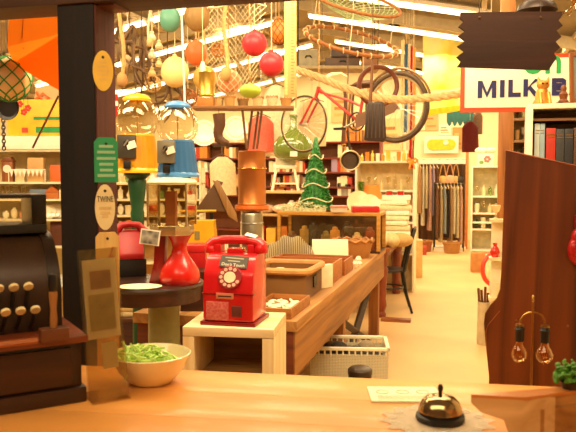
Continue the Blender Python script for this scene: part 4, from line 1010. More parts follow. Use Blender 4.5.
# ------------------------------------------------------------------ signs on the right
d = 2.3; k = d / 700
t = thing('hanging_sign', 'blank dark brown wooden sign with jagged side edges', 'sign', P(510, 40, d), YAW)
oc = [(460, 13), (564, 12), (558, 21), (562, 26), (556, 31), (561, 37), (555.5, 42), (560, 47.5), (554, 53), (557, 58), (554, 62), (549, 70), (457, 67), (461, 61.5), (456.5, 57), (464, 51.5), (457, 46.5), (464.5, 41.5), (457.5, 36.5), (464.5, 31.5), (458, 27), (463, 22), (459.5, 19)]
G(k).prism([(x - 510, 40 - y) for x, y in oc][::-1], -1.2, 1.6).put('board', M('3E1C0C', .7, 0, 'wood', 0, 18, 0, '301508'), t)
for x in (479, 540): G(k).lathe([(0, 0), (1.3, 0), (1, .6), (0, .8)], (x - 510, -1.2, 22), 12, (PI / 2, 0, 0)).put('screw', metal('8A6A4A', .4), t)
for x in (479, 540): G(k).cyl((x - 510, 0, 27), (x - 510, 0, (roof_z(t.location.x) - t.location.z) / k), .4, n=5).put('chain', DCORD, t)
d = 4.15; k = d / 700
ms = thing('milk_bar_sign', 'white MILK BAR shop sign with orange-red frame', 'sign', P(470, 112, d), YAW - math.radians(7))
G(k).bx(-9, 136, 0, 8, 0, 56).put('frame', M('D2451A', .4), ms)
G(k).bx(-5.5, 132, -1, .5, 4, 52, bev=.4).put('face', M('F4E8CC', .4, var=.02), ms)
def letter(ch, x, z, h, w, s, name):
    # heavy sans capitals drawn as strokes in picture-sized units
    g = G(k); y0, y1 = -1.7, -.9
    def bar(pts): g.prism([(x + a * w, z + b * h) for a, b in pts], y0, y1)
    sw = s / w; sh = s / h
    if ch == 'M':
        bar([(0, 0), (sw, 0), (sw, 1), (0, 1)]); bar([(1 - sw, 0), (1, 0), (1, 1), (1 - sw, 1)])
        bar([(sw, 1), (.5, .32), (.5, 0), (sw * .9, .68)]); bar([(1 - sw, 1), (1 - sw * .9, .68), (.5, 0), (.5, .32)])
    elif ch == 'I': bar([(0, 0), (1, 0), (1, 1), (0, 1)])
    elif ch == 'L': bar([(0, 0), (1, 0), (1, sh), (sw, sh), (sw, 1), (0, 1)])
    elif ch == 'K':
        bar([(0, 0), (sw, 0), (sw, 1), (0, 1)]); bar([(sw, .3), (1 - sw * 1.2, 1), (1, 1), (sw, .55 - .02)]); bar([(.42, .62), (.30, .44), (1 - sw * 1.3, 0), (1, 0)])
    elif ch == 'B':
        bar([(0, 0), (sw, 0), (sw, 1), (0, 1)])
        for z0, z1 in ((0, .54), (.46, 1)):
            bar([(sw, z0), (.75, z0), (.95, z0 + .12), (.95, z1 - .12), (.75, z1), (sw, z1), (sw, z1 - sh), (.68, z1 - sh), (.7, z0 + sh), (sw, z0 + sh)])
    elif ch == 'A':
        bar([(0, 0), (sw, 0), (.5 + sw * .3, 1), (.5 - sw * .5, 1)]); bar([(1 - sw, 0), (1, 0), (.5 + sw * .5, 1), (.5 - sw * .3, 1)]); bar([(.25, .22), (.75, .22), (.7, .22 + sh * .8), (.3, .22 + sh * .8)])
    elif ch == 'R':
        bar([(0, 0), (sw, 0), (sw, 1), (0, 1)]); bar([(sw, .42), (.75, .42), (.95, .54), (.95, .88), (.75, 1), (sw, 1), (sw, 1 - sh), (.68, 1 - sh), (.7, .42 + sh), (sw, .42 + sh)]); bar([(.4, .44), (.72, .44), (1, 0), (1 - sw * 1.2, 0)])
    g.put(name, NAVY, ms)
NAVY = M('1B1A55', .5)
for ch, x, w_ in (('M', 7, 18), ('I', 28.5, 4.4), ('L', 36.5, 12), ('K', 51, 16), ('B', 78, 14), ('A', 94, 17), ('R', 114, 14)):
    letter(ch, x, 13.6 + (x - 7) * .02, 17, w_, 4.3, 'letter')
text('on', 36 * k, M('1E9A4E', .5), ms, (69 * k, -1.3 * k, 48 * k), (PI / 2, 0, 0), extrude=.001, bold=.003).name = 'lettering_green'
for x in (8, 120): G(k).cyl((x, 4, 56), (x, 4, (roof_z(ms.location.x) - ms.location.z) / k), .5, n=5).put('hanging_wire', IRON, ms)
# pendant above the sign
d = 2.75; k = d / 700
t = thing('pendant_lamp', 'dark metal pendant lamp above the blank brown sign', 'lamp', P(540, 6, d), YAW)
G(k).lathe([(20, -3), (18, 3), (9, 9), (4, 14), (4, 20), (0, 20)], (0, 8, 0), 28).put('lamp_shade', M('2A180E', .4, .3), t)
cord_up(t, (0, 8 * k, 19 * k), .004, BLACK)
t = thing('glass_chandelier', 'clear curved glass chandelier arms at the upper right corner', 'chandelier', P(575, 10, 2.1), YAW)
for i in range(7):
    a = 2 * PI * i / 7; G(2.1 / 700).tube([(12 * math.cos(a) * s_, 12 * math.sin(a) * s_, 10 - 30 * s_ + 18 * s_ * s_) for s_ in (0, .25, .5, .75, 1.0)], 1.0, 6).put('glass_arm', M('F2E2B8', .08, kind='glass'), t)
G(2.1 / 700).ball((0, 0, 10), 4).put('hub', BRASS, t); cord_up(t, (0, 0, 12 * 2.1 / 700), .003, BRASS)
# ------------------------------------------------------------------ brown bureau side, twin bulb lamp
d = 1.98; k = d / 700
bu = thing('bureau', 'tall dark red-brown veneered bureau with sloping top and scrolled foot', 'bureau', (*P(503, 300, d).xy, 0), YAW - math.radians(15))
Z0 = P(505, 300, d).z / k
ol = [(0, 151), (110, 177), (110, 300 + Z0 - .5), (-12, 300 + Z0 - .5), (-13, 420), (-12, 380), (-16, 345), (-18, 325), (-17, 315), (-12, 306), (-6, 299), (-3, 290), (-2, 270)]
VEN = M('84421A', .42, 0, 'wood', 0, 18, 2, '481F0A', .1, bump=.05)
G(k).prism([(x, 300 - y + Z0) for x, y in ol][::-1], 0, 5).put('side_panel', VEN, bu)
G(k).prism([(14, 300 - 158 + Z0), (108, 300 - 181 + Z0), (108, 1), (14, 1)], 5, 110).put('carcass', VEN, bu)
G(k).tube([(x, -.2, 300 - y + Z0) for x, y in ((0, 151), (110, 177))], .8, 6).put('top_edge', wood('A85A2C', '7E3C1A', 0), bu)
G(k).tube([(x, -.3, 300 - y + Z0) for x, y in ((-3, 311), (-8, 318), (-14, 326), (-16, 333), (-15, 350))], .45, 5).put('scroll_highlight', wood('B0642E', '8A441C', 0), bu)  # edge highlight of the scroll, put in as a lighter line
for x, y in ((13, 320), (61, 323)): G(k).lathe([(0, 0), (1.3, 0), (1.0, .5), (0, .7)], (x, 0, 300 - y + Z0), 10, (PI / 2, 0, 0)).put('screw', metal('9A7A50', .4), bu)
d = 1.80; k = d / 700
la = thing('twin_bulb_lamp', 'brass lamp stand with two clear bulbs hanging from curved arms', 'lamp', (*P(533, 300, d).xy, 0), YAW)
Z0 = P(533, 300, d).z / k
BR2 = metal('9A713A', .3)
G(k).lathe([(0, 0), (42, 0), (42, 4), (14, 10), (0, 10)], (0, 0, 0), 28).put('base', BR2, la)
G(k).cyl((0, 0, 8), (0, 0, Z0), 1.1).put('pole', BR2, la)
G(k).lathe([(0, 0), (1.2, 0), (1.2, 3), (.8, 4), (1.6, 5), (.9, 7), (0, 7.5)], (0, 0, Z0 - 2), 12).put('finial', metal('C9A05A', .25), la)
G(k).tube([(-12.5, 0, Z0 - 25), (-12, 0, Z0 - 20), (-9, 0, Z0 - 15.5), (-4.5, 0, Z0 - 13), (0, 0, Z0 - 12.3), (4.5, 0, Z0 - 13), (9, 0, Z0 - 15.5), (12, 0, Z0 - 20), (12.5, 0, Z0 - 25)], 1.0, 8).put('arms', BR2, la)
la.children[-1].name = 'curved_arm'
for s, dz in ((-1, 0), (1, 0)):
    b = bpy.data.objects.new('x', None)
    x = s * 12.7; z = Z0 - 26 - (0 if s < 0 else 1.5); f = 1.04 if s < 0 else 1.16
    so_ = G(k).lathe([(0, 1), (3.6, 0), (4.2, -2), (5.2, -3.2), (4.4, -5), (4.4, -15), (3.6, -16), (0, -16)], (x, 0, z), 20).put('socket', BLACK, la)
    G(k).lathe([(0, 3), (4, 2), (4.4, 0), (0, 0)], (x, 0, z), 16).put('socket_cap', BR2, so_)
    G(k).lathe([(3.3 * f, -15.5), (3.6 * f, -19), (6.2 * f, -23), (7.7 * f, -28), (7.3 * f, -32), (5 * f, -36), (2 * f, -37.5), (0, -37.7)], (x, 0, z), 24).put('bulb', M('FFE9C4', .03, kind='glass'), la)
    g = G(k)
    for j in range(6):
        a = j * PI / 3; g.tube([(x + 1 * math.cos(a), math.sin(a), z - 17), (x + 3.2 * math.cos(a), 3.2 * math.sin(a), z - 24), (x + 1.6 * math.cos(a + .5), 1.6 * math.sin(a + .5), z - 31)], .18, 4)
    g.put('filament', metal('C98A3A', .3), la)
# red glove at the right edge
d = 1.9; k = d / 700
t = thing('red_glove', 'padded red boxing glove hung on the right of the bureau', 'glove', P(580, 250, d), YAW)
g = G(k); g.ball((0, 0, 0), 12, 1, .8, 1.35, 20); g.ball((2, 0, 12), 11, 1, .8, 1.1, 20); g.put('mitt', M('B8161C', .35), t)
G(k).ball((-8, -4, 2), 5, 1, 1, 1.7, 14).put('thumb', M('B8161C', .35), t)
G(k).lathe([(8, 14), (9, 20), (9, 30), (0, 30)], (3, 0, 5), 20).put('cuff', M('8A1014', .4), t)
cord_up(t, (3 * k, 0, 34 * k), .002, DCORD)

# leather harness
t = thing('leather_harness', 'brown leather harness straps hanging above the dark saucepan', 'harness', P(344, 148, 7.0), YAW); kk = 7.0 / 700
for i, (x, h, w_) in enumerate(((0, 60, 2.0), (5, 52, 1.5), (9, 44, 1.4))):
    G(kk).sheet(lambda u, v: (x + (u - .5) * w_ * 1.6 + 1.2 * math.sin(v * 5 + i), -1 * i, 62 - h * v), 2, 12, .6).put('strap', M(['6A4020', '8A5A30', '5A3418'][i], .5), t)
    G(kk).ring((x, -1 * i, 62 - h), 1.8, .4, (PI / 2, 0, 0), 14).put('buckle_ring', BRASS, t)
G(kk).cyl((-2, 0, 61.5), (12, -2, 61.5), 1.0).put('hook_bar', IRON, t); cord_up(t, (4 * kk, 0, 62 * kk), .003, DCORD)
# ------------------------------------------------------------------ shelves, goods and clothes in the depth of the hall
def shelf_unit(x0, x1, y, dep, zs, mat, name, label, cat='shelf', rz=0, sides=True, back=None, th=.025, ztop=None):
    t = thing(name, label, cat, ((x0 + x1) / 2, y, 0), rz); w = (x1 - x0) / 2
    for z in zs: G().bx(-w, w, 0, dep, z - th, z, bev=.003).put('shelf_board', mat, t)
    zt_ = ztop or max(zs)
    if sides:
        for s in (-1, 1): G().bx(s * w, s * (w + .025), 0, dep, 0, zt_, bev=.003).put('side_panel', mat, t)
    if back: G().bx(-w, w, dep - .012, dep, 0, zt_).put('back_panel', back, t)
    return t
def wx(px, y):                                            # world x seen at column px on the line y
    v = ray(px, 175); return v.x / v.y * y
def wz(py, px, y):
    v = ray(px, py); return EYE.z + v.z / v.y * y
CN = {'cream': 'EBDDB4', 'white': 'F3EAD0', 'tan': 'C9A066', 'brown': '7A4E28', 'orange': 'D9822E', 'red': 'B23A22', 'green': '6A8A4A', 'yellow': 'E8BC42', 'blue': '5A7A9A', 'black': '2A221C', 'grey': '9A927E', 'pink': 'D9907A', 'amber': 'C98A2E', 'olive': '8A8448', 'lilac': 'A08AA8'}
# dark red bookcase with rows of books
BY = 10.3; bx0, bx1 = wx(188, BY), wx(379, BY)
ZS = [.36, .66, .96, 1.19] + [wz(y, 250, BY) for y in (186.5, 172, 158)]
shelf_unit(bx0, bx1, BY, .3, ZS + [2.0], wood('8A3218', '5E1F0E', 0, 16, .5), 'bookcase', 'long dark red wooden bookcase filled with rows of small books', 'bookcase', back=M('7A4420', .7))
proto = {}
pos = {1.19: 'low', ZS[4]: 'lower', ZS[5]: 'middle', ZS[6]: 'upper'}
def book_at(x, y, z, w, h, dep, col, label, group, rz=0, tilt=0):
    key = 'book'
    if key not in proto:
        t = thing('book', label, 'book', (x, y, z), rz, group); proto[key] = t
        g = G().bx(-.5, .5, 0, 1, 0, 1); g.put('cover', M(CN[col], .6), t)
        G().bx(-.42, .42, .03, 1.01, .03, .985).put('page_block', M('E8DCB8', .8), t)
        t.scale = (w, dep, h); return t
    t = dup(proto[key], (x, y, z), rz, label, group, (w, dep, h), {'cover': M(CN[col], .6)}); t.rotation_euler = (0, tilt, rz); return t
hide = ((234, 268), (303, 334), (205, 222))
for z in ZS[3:]:
    x = bx0 + .03
    while x < wx(353, BY) - .06:
        w = R.uniform(.03, .07); px = 288 + FPX * math.tan(math.atan2(x, BY) + YAW)
        if any(a < px < b for a, b in hide) or R.random() < .06: x += w; continue
        col = R.choice(['cream', 'white', 'tan', 'cream', 'brown', 'orange', 'white', 'red', 'tan', 'amber', 'grey'])
        book_at(x + w / 2, BY + .03, z, w * .94, R.uniform(.14, .19), .15, col, 'small %s book on the %s shelf of the dark red bookcase' % (col, pos[z]), 'books in the dark red bookcase')
        x += w
book_at(wx(334, BY), BY + .02, ZS[5], .09, .2, .2, 'lilac', 'tall lilac book standing out of the bookcase beside the christmas tree', 'display books')
# things on top of the bookcase
for i, (px, w, h, c, lab) in enumerate(((350, .26, .22, 'orange', 'orange brown suitcase on top of the bookcase, left of pair'), (368, .26, .16, 'amber', 'amber suitcase on top of the bookcase, right of pair'), (205, .3, .2, 'white', 'long white carton on the left top of the bookcase'), (228, .28, .17, 'cream', 'cream carton on bookcase top beside the long white one'))):
    t = thing('suitcase' if i < 2 else 'carton', lab, 'suitcase' if i < 2 else 'box', (wx(px, BY), BY + .02, 2.0), 0)
    G().bx(-w / 2, w / 2, 0, .24, 0, h, bev=.012).put('case_body', M(CN[c], .5), t)
    if i < 2:
        G().tube([(-.05, -.01, h * .5), (-.04, -.03, h * .56), (.04, -.03, h * .56), (.05, -.01, h * .5)], .007, 6).put('handle', M('5A3216', .5), t)
        for s in (-1, 1): G().bx(s * w * .32 - .012, s * w * .32 + .012, -.004, .242, 0, h + .003).put('strap', M('7A4420', .5), t)
    else: G().bx(-w / 2 - .004, w / 2 + .004, -.004, .244, h * .7, h + .004).put('lid', M('EFE0B8', .5), t)
# white display shelf in the middle
WY = 9.0; a, b = wx(357, WY), wx(413, WY); zt4 = wz(161, 385, WY)
zz = [.5, .9, wz(213, 385, WY), wz(190, 385, WY), zt4]
shelf_unit(a, b, WY, .32, zz, WHITEP, 'white_shelf', 'white display shelf with glassware behind the folded linen', 'shelf', back=M('D9C08A', .7))
def vase(x, y, z, r, h, mat, name, label, cat, group=None, kind=0, rz=0):
    prof = [[(0, 0), (.6, 0), (1, .35), (.8, .6), (.35, .8), (.5, 1), (.4, 1), (.28, .8), (0, .7)],
            [(0, 0), (.75, 0), (.95, .1), (1, 1), (.9, 1), (.85, .12), (0, .1)],
            [(0, 0), (.5, 0), (.5, .06), (.1, .12), (.1, .4), (.7, .55), (1, .95), (.92, 1), (.6, .58), (0, .5)],
            [(0, 0), (.7, 0), (.8, .05), (.8, .66), (.3, .8), (.3, 1), (0, 1)],
            [(0, 0), (.5, .02), (.9, .25), (1, .5), (.85, .78), (.4, .9), (.42, 1), (0, 1)]][kind]
    g = G().lathe([(p * r, q * h) for p, q in prof], (0, 0, 0), 16)
    return one(g, name, mat, label, cat, (x, y, z), rz, group)
tins = ['yellow', 'orange', 'yellow', 'white', 'amber', 'yellow', 'cream', 'orange', 'yellow', 'orange']
for i, c in enumerate(tins):
    px = 360.5 + i * 5.3
    vase(wx(px, WY), WY + .12, zt4, .028, .10 + .02 * (i % 3), gloss(CN[c]), 'tin', '%s tin %s on the top of the white display shelf' % (c, ['at the left end', 'second from left', 'third from left', 'fourth from left', 'fifth from left', 'sixth from left', 'seventh from left', 'third from right', 'second from right', 'at the right end'][i]), 'tin', 'tins on the white shelf', 1 if i % 2 else 3)
for i in range(8):
    px = 361 + i * 6.6
    vase(wx(px, WY), WY + .1, zz[3], .03, .14 + .03 * (i % 3), GLASS if i % 3 else M('D8C68A', .2), 'glass_vase', ['clear', 'tall clear', 'cream'][i % 3] + ' vase on the upper bay of the white display shelf, ' + ['leftmost', 'second', 'third', 'fourth', 'fifth', 'sixth', 'seventh', 'rightmost'][i] + ' along', 'vase', 'vases on the white shelf', (0, 2, 4)[i % 3])
for i in range(7):
    px = 362 + i * 7.3; c = ['amber', 'white', 'brown', 'cream', 'green', 'white', 'tan'][i]
    vase(wx(px, WY), WY + .1, zz[2], .035, .13 + .02 * (i % 2), gloss(CN[c]), 'jar', '%s jar on the middle board of the white display shelf, %s' % (c, ['leftmost', 'second from left', 'third from left', 'central', 'third from right', 'second from right', 'rightmost'][i]), 'jar', 'jars on the white shelf', i % 5)
# goods piled on the dining table (top 0.74)
TX, TY = tb_.location.x, tb_.location.y; ZT = .74
def tpx(px, d): p = P(px, 200, d); return p.x, p.y
x, y = tpx(362, 7.5)
t = thing('wooden_crate', 'upright wooden crate on the red table holding plates and lamp', 'crate', (x, y, ZT), 0)
G().bx(-.24, .24, 0, .36, 0, .34, bev=.004).put('crate_body', wood('C08A4A', '8E5E28', 0, 14), t)
for i in range(3): G().bx(-.245, .245, -.012, 0, .02 + i * .11, .11 + i * .11, bev=.003).put('slat', wood('D09A56', 'A06E32', 0, 14), t)
zk = ZT + .34
def plate(px, d, r, z, col, label, lean=.25):
    k = d / FPX; p = P(px, 200, d)
    g = G(k).lathe([(0, 0), (r * .6, 0), (r, 1.2), (r, 1.8), (r * .62, .8), (0, .7)], (0, 0, r), 36, (PI / 2, 0, 0))
    return one(g, 'plate', gloss(col), label, 'plate', (p.x, p.y, z), 0, 'plates propped on the crate', (-lean, 0, YAW))
plate(359, 7.45, 12, zk, 'E6D6A6', 'large cream plate propped on the crate, left of pair')
plate(370, 7.35, 10.5, zk, 'EEE0B6', 'smaller cream plate propped in front, right of pair')
t = thing('table_lamp', 'small table lamp with orange shade behind the propped plates', 'lamp', (*tpx(372, 7.98), ZT), YAW); kk = 7.98 / 700
zl0 = (1.5 + (175 - 197) / 700 * 7.98 - ZT) / kk
G(kk).lathe([(0, 0), (7, 0), (7, 2), (1.4, 4), (1.2, zl0), (0, zl0)], (0, 0, 0), 16).put('stem', BRASS, t)
G(kk).lathe([(10.5, zl0 - 2), (7, zl0 + 12), (6.4, zl0 + 12), (9.9, zl0 - 2)], (0, 0, 0), 28).put('lamp_shade', M('E8842E', .7), t)
t = vase(*tpx(361, 7.9), ZT, .09, 1.5 - 12 / 700 * 7.9 - ZT + .06, GREENGLASS, 'tall_vase', 'tall pale green glass vase below the hanging saucepan', 'vase', None, 0)
for i in range(9):
    h = .055; p = P(392, 230, 7.6)
    g = G(); g.bx(-.19, .19, -.13, .13, 0, h - .003, bev=.02)
    one(g, 'folded_linen', cloth(['F3E8C6', 'EBDCB2', 'F6EED4', 'E2CFA0'][i % 4]), '%s folded linen %s in the stack on the red table' % (['white', 'cream', 'bright white', 'beige'][i % 4], ['at the bottom', 'second from bottom', 'third from bottom', 'fourth from bottom', 'in the middle', 'fourth from top', 'third from top', 'second from top', 'on top'][i]), 'linen', (p.x + R.uniform(-.02, .02), p.y, ZT + i * h), R.uniform(-.12, .12), 'linens stacked on the table')
zc3 = ZT + 9 * .055
p = P(396, 205, 7.55)
t = thing('white_carton', 'open white carton with red cups on the linen stack', 'carton', (p.x, p.y, zc3), YAW * .6)
open_box(.15, .09, .05, .006, .006).put('carton_body', WHITEP, t)
for i in range(2): vase(p.x - .07 + .12 * i, p.y, zc3 + .007, .035, .085, gloss('B8201C'), 'red_cup', ['left', 'right'][i] + ' red cup standing in the open white carton', 'cup', (None), 1)
# heap of cloth spilling right of the case, on table edge
for i in range(4):
    p = P(380 + i * 9, 238 + (i % 2) * 4, 7.15)
    g = G().ball((0, 0, .07), .12, 1.2, .8, .65, 14)
    one(g, 'crumpled_cloth', cloth(['F1E4BE', 'EAD8A8', 'D9C08A', 'C9A468'][i]), ['white', 'cream', 'straw', 'tan'][i] + ' crumpled cloth heaped at the near edge of red table', 'cloth', (p.x - .1, TY - .7 + .03 * i, ZT), i)
# stool, cushions, boxes on the cupboard
CY = 6.9; c0, c1 = wx(243, CY), wx(306, CY); zcu = wz(191, 275, CY)
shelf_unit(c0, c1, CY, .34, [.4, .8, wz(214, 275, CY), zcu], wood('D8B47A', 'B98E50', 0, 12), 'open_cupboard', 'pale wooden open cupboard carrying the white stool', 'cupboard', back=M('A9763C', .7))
t = thing('high_stool', 'cream painted stool with splayed legs standing on the open cupboard', 'stool', (wx(281, CY), CY + .17, zcu), YAW)
kk = 8.6 / 700
for sx in (-1, 1):
    for sy in (-1, 1): G(kk).cyl((sx * 11, sy * 9, 0), (sx * 7.5, sy * 6, 19), 1.1, n=8).put('leg', M('F4E8C8', .45), t)
G(kk).box(0, 0, 20, 19, 15, 3, bev=.8).put('seat', M('F4E8C8', .45), t)
G(kk).prism([(-9, 21.5), (9, 21.5), (7, 35), (-7, 36)], 5, 7, bev=.5).put('back_board', M('F4E8C8', .45), t)
for z in (6,): G(kk).cyl((-10.3 + z * .1, -8, z), (10.3 - z * .1, -8, z), .7, n=6).put('stretcher', M('F4E8C8', .45), t)
zsh = wz(214, 275, CY)
for i, (px, c) in enumerate(((262, 'E6D6B0'), (279, 'EFE0BC'), (292, 'DCC79A'))):
    g = G().ball((0, 0, .05), .1, 1.1, .9, .5, 16)
    one(g, 'cushion', M(c, .9, 0, 'spots', 0, 30, 0, 'D9A08A'), ['leftmost', 'largest middle', 'right hand'][i] + ' floral cushion stuffed on the upper shelf of open cupboard', 'cushion', (wx(px, CY), CY + .12, zsh), i, 'cushions in the cupboard')
for i, (px, c, w) in enumerate(((258, 'red', .09), (269, 'yellow', .1), (281, 'orange', .09), (293, 'amber', .1))):
    one(G().bx(-w / 2, w / 2, 0, .14, 0, .17 - .02 * (i % 2), bev=.004), 'packet', M(CN[c], .5), '%s packet standing on the middle shelf of the open cupboard' % c, 'packet', (wx(px, CY), CY + .06, .8), .05 * i, 'packets in the cupboard')
for i, (px, c) in enumerate(((297, 'orange'), (290, 'white'), (303, 'amber'))):
    p = P(px, 205, 6.75); 
    vase(wx(px, CY), CY + .06, zsh, .05, .14, gloss(CN[c]), 'pot', '%s pot at the right end of the open cupboard shelf' % c, 'pot', None, 4)
# hung plank with baskets, boot, coral shirt
d = 6.4; k = d / 700
t = thing('hanging_plank', 'rough brown plank bench hung from the roof with splayed legs', 'bench', P(252, 111, d), YAW)
G(k).bx(-58, 42, -14, 14, 1, 4, bev=.6).put('plank', wood('9A6A38', '6A4420', 0, 10, .6), t)
for x, q in ((-9, -4), (0, 8), (10, 2), (6, 12)): G(k).cyl((x, q - 6, 0), (x + (4 if x < 0 else -5), q - 6, -38), 1.3, n=7).put('leg', wood('7A4A22', '4A2A12', 2), t)
for x in (-54, 44): 
    for y in (-10, 10): G(k).cyl((x, y, 4), (x, y, (roof_z(t.location.x) - t.location.z) / k + (6 if x < 0 else 2)), .5, n=5).put('hanging_rope', TWINE_, t)
M3 = Matrix.Rotation(YAW, 3, 'Z'); base = t.location.copy(); zp = base.z + 4 * k
for i, x in enumerate((-46, -34, -22, -9, 6, 20, 34)):
    lp = base + M3 @ Vector((x * k, (-2 + 3 * (i % 2)) * k, 4 * k))
    if i == 0:
        one(G(k).bx(-8, 8, -6, 6, 0, 9, bev=.8), 'leather_case', M('C9712A', .5), 'orange tan leather case at the left end of hanging plank', 'case', lp, YAW)
    else: basket(lp, 5.6 * k, (8 + i % 3) * k, ['', 'leftmost small straw basket on the hanging plank', 'second small basket from left on the hanging plank', 'small dark reed basket at middle of the hanging plank', 'pale basket right of middle on the hanging plank', 'cream basket second from the plank right end', 'rightmost small basket on the hanging plank'][i], M(['', 'D9B070', 'C99A54', '8A6434', 'E3C890', 'EBD8AA', 'C08A48'][i], .7, 0, 'weave', 0, 60, 0, '8A6430', bump=.6), group='baskets on the hanging plank')
t = thing('leather_boot', 'dark brown leather boot hanging below the plank', 'boot', P(219, 145, 6.3), YAW); kk = 6.3 / 700
G(kk).tube([(0, 0, 31), (1, 0, 20), (-1, 0, 12), (0, 0, 6), (5, -1, 2.5), (10, -1, 1.5)], [6.4, 5.8, 5, 5, 4, 2.6], 14).put('boot_upper', M('5A3820', .45, var=.2), t)
G(kk).prism([(-6, -1.5), (12, -1.5), (13, 0), (-6, .5)], -4, 3.5, bev=.3).put('sole', M('2E1C10', .6), t)
G(kk).cyl((0, 0, 30), (0, 0, 35.5), .4, n=5).put('loop', DCORD, t)
def garment(px, py, d, w, h, col, label, rz=0, th=.05, cord=None, group=None, name='hanging_garment'):
    k = d / FPX; t = thing(name, label, 'garment', P(px, py, d), YAW + rz, group)
    W_ = w * k / 2; H_ = h * k; g = G(); ph = R.uniform(0, 6)
    def fn(u, v):                                        # a closed soft tube of cloth
        a = 2 * PI * u; zz = -H_ * v; s = .35 + .65 * min(1, v * 5) ** .7; fl = 1 + .12 * math.sin(a * 3 + ph) * v
        return (W_ * s * math.cos(a) * fl, th * (.5 + .5 * v) * math.sin(a) * fl, zz)
    g.sheet(fn, 24, 10, .003); g.put('cloth_body', cloth(col), t)
    G().tube([(-W_ * .8, 0, -.02), (0, 0, .03), (W_ * .8, 0, -.02)], .005, 5).put('hanger', WALNUT, t)
    if cord is not None: G().cyl((0, 0, .03), (0, 0, cord - t.location.z), .003, n=5).put('hanger_hook', STEEL, t)
    return t
rfz = lambda px, d: roof_z(P(px, 100, d).x)
garment(261, 116, 7.9, 26, 36, 'EC7E66', 'coral red garment hanging under the plank end', .3, .12, rfz(263, 7.2))
garment(276, 86, 8.2, 28, 70, 'F6ECCC', 'long white dress hanging behind the crimson floats', .1, .12, rfz(276, 8.2))
garment(222, 157, 7.6, 26, 38, 'F2DDB2', 'cream canvas smock hanging in front of the bookcase', 0, .12, rfz(222, 7.6))
garment(312, 100, 9.3, 30, 46, 'EADBB0', 'pale embroidered shawl hanging behind the front bicycle wheel', 0, .1, rfz(312, 9.3))
# high shelf with luggage under the roof
d = 8.6; k = d / 700
t = thing('high_shelf', 'high grey shelf hung from roof loaded with luggage', 'shelf', P(338, 71, d), YAW)
G(k).bx(-42, 40, -16, 16, 0, 3, bev=.4).put('shelf_board', M('9A8660', .6), t)
for x in (-40, 38):
    for y in (-14, 14): G(k).cyl((x, y, 3), (x, y, (roof_z(t.location.x) - t.location.z) / k + 1), .5, n=5).put('hanging_rod', IRON, t)
base = t.location.copy()
for i, (x, w, h, c, lab, nm_) in enumerate(((-30, 20, 17, '8E8468', 'grey metal trunk at left on the high shelf', 'trunk'), (4, 34, 9, '4E3420', 'long brown suitcase lying on the high shelf', 'suitcase'), (8, 30, 9, '3A2416', 'dark brown bag stacked on the long brown suitcase', 'bag'), (31, 15, 15, '8A5A30', 'small tan hatbox at the right of high shelf', 'hatbox'))):
    lp = base + M3 @ Vector((x * k, 0, (3.1 + (9.3 if i == 2 else 0)) * k))
    t = thing(nm_, lab, nm_, lp, YAW)
    G(k).bx(-w / 2, w / 2, -9, 9, 0, h, bev=1.4).put('case_body', M(c, .55, var=.2), t)
    G(k).tube([(-3, -9.5, h * .5), (-2, -11, h * .6), (2, -11, h * .6), (3, -9.5, h * .5)], .6, 6).put('handle', BLACK, t)
t = thing('driftwood', 'pale curved driftwood horns hung below the high luggage shelf', 'driftwood', P(322, 80, 7.2), YAW)
for s in (-1, 1): G().tube([(0, .02 * s, 0), (s * .1, .02 * s, .06), (s * .2, .02 * s, .07), (s * .27, .02 * s, .03)], [.022, .02, .014, .006], 8).put('horn', M('E9D8AE', .5), t)
cord_up(t, (0, 0, .0), .003, DCORD)
# striped scarves hanging
for i, (px, c, y0, y1, nm2) in enumerate(((403, 'F0DFB0', 40, 150, 'cream'), (406.5, '5A86A8', 44, 132, 'blue'), (409, 'F2E8CC', 44, 150, 'white'), (411.5, 'C8281E', 46, 158, 'red'), (414.5, 'E8C070', 48, 140, 'yellow'), (413.5, 'B4301E', 60, 168, 'dark red'))):
    d = 8.2 + .06 * i; k = d / 700; t = thing('hanging_scarf', 'long narrow %s scarf hanging beside the rear bicycle wheel' % nm2, 'scarf', P(px, y0, d), YAW)
    H_ = (y1 - y0) * k
    g = G(); g.sheet(lambda u, v: ((u - .5) * .04, .02 * math.sin(u * 6 + v * 9), -H_ * v), 6, 24, .004); g.put('scarf_cloth', cloth(c), t)
    cord_up(t, (0, 0, 0), .002)
t = thing('ribbon_bow', 'orange ribbon bow at the end of the scarves', 'bow', P(412, 161, 8.0), YAW)
for s in (-1, 1):
    G().tube([(0, 0, 0), (s * .04, 0, .03), (s * .06, 0, .01), (s * .04, 0, -.02), (0, 0, 0)], .013, 6).put('loop', M('F08A1C', .6), t)
    G().tube([(0, 0, 0), (s * .02, 0, -.05), (s * .03, 0, -.09)], .01, 6).put('tail', M('F08A1C', .6), t)
cord_up(t, (0, 0, 0), .002)
# yellow banner
d = 11.0; k = d / 700
t = thing('yellow_banner', 'large bright yellow and cream banner hanging high at the back', 'banner', P(443, 28, d), YAW)
bz = [(-18, 0), (22, 0), (19, -82), (-18, -90)]
def ban(u, v):
    xl, xr = -20 + 2 * v, 22 - 3 * v; return ((xl + (xr - xl) * u) * k, .05 * math.sin(u * 8 + v * 2), (-(82 + 6 * (1 - u)) * v) * k)
g = G(); g.sheet(ban, 20, 14, .006); g.put('banner_cloth', M('EBD92E', .8, 0, 'plain', 0, 2.6, 0, 'F4F0B4'), t)
g = G(); g.sheet(lambda u, v: tuple(Vector(ban(u, .72 + .1 * v)) + Vector((0, -.012, 0))), 20, 2, .004); g.put('pale_band', M('DDE8B4', .8), t)
g = G(); g.sheet(lambda u, v: tuple(Vector(ban(u, .93 + .07 * v)) + Vector((0, -.012, 0))), 20, 2, .004); g.put('yellow_hem', M('F0CE1E', .8), t)
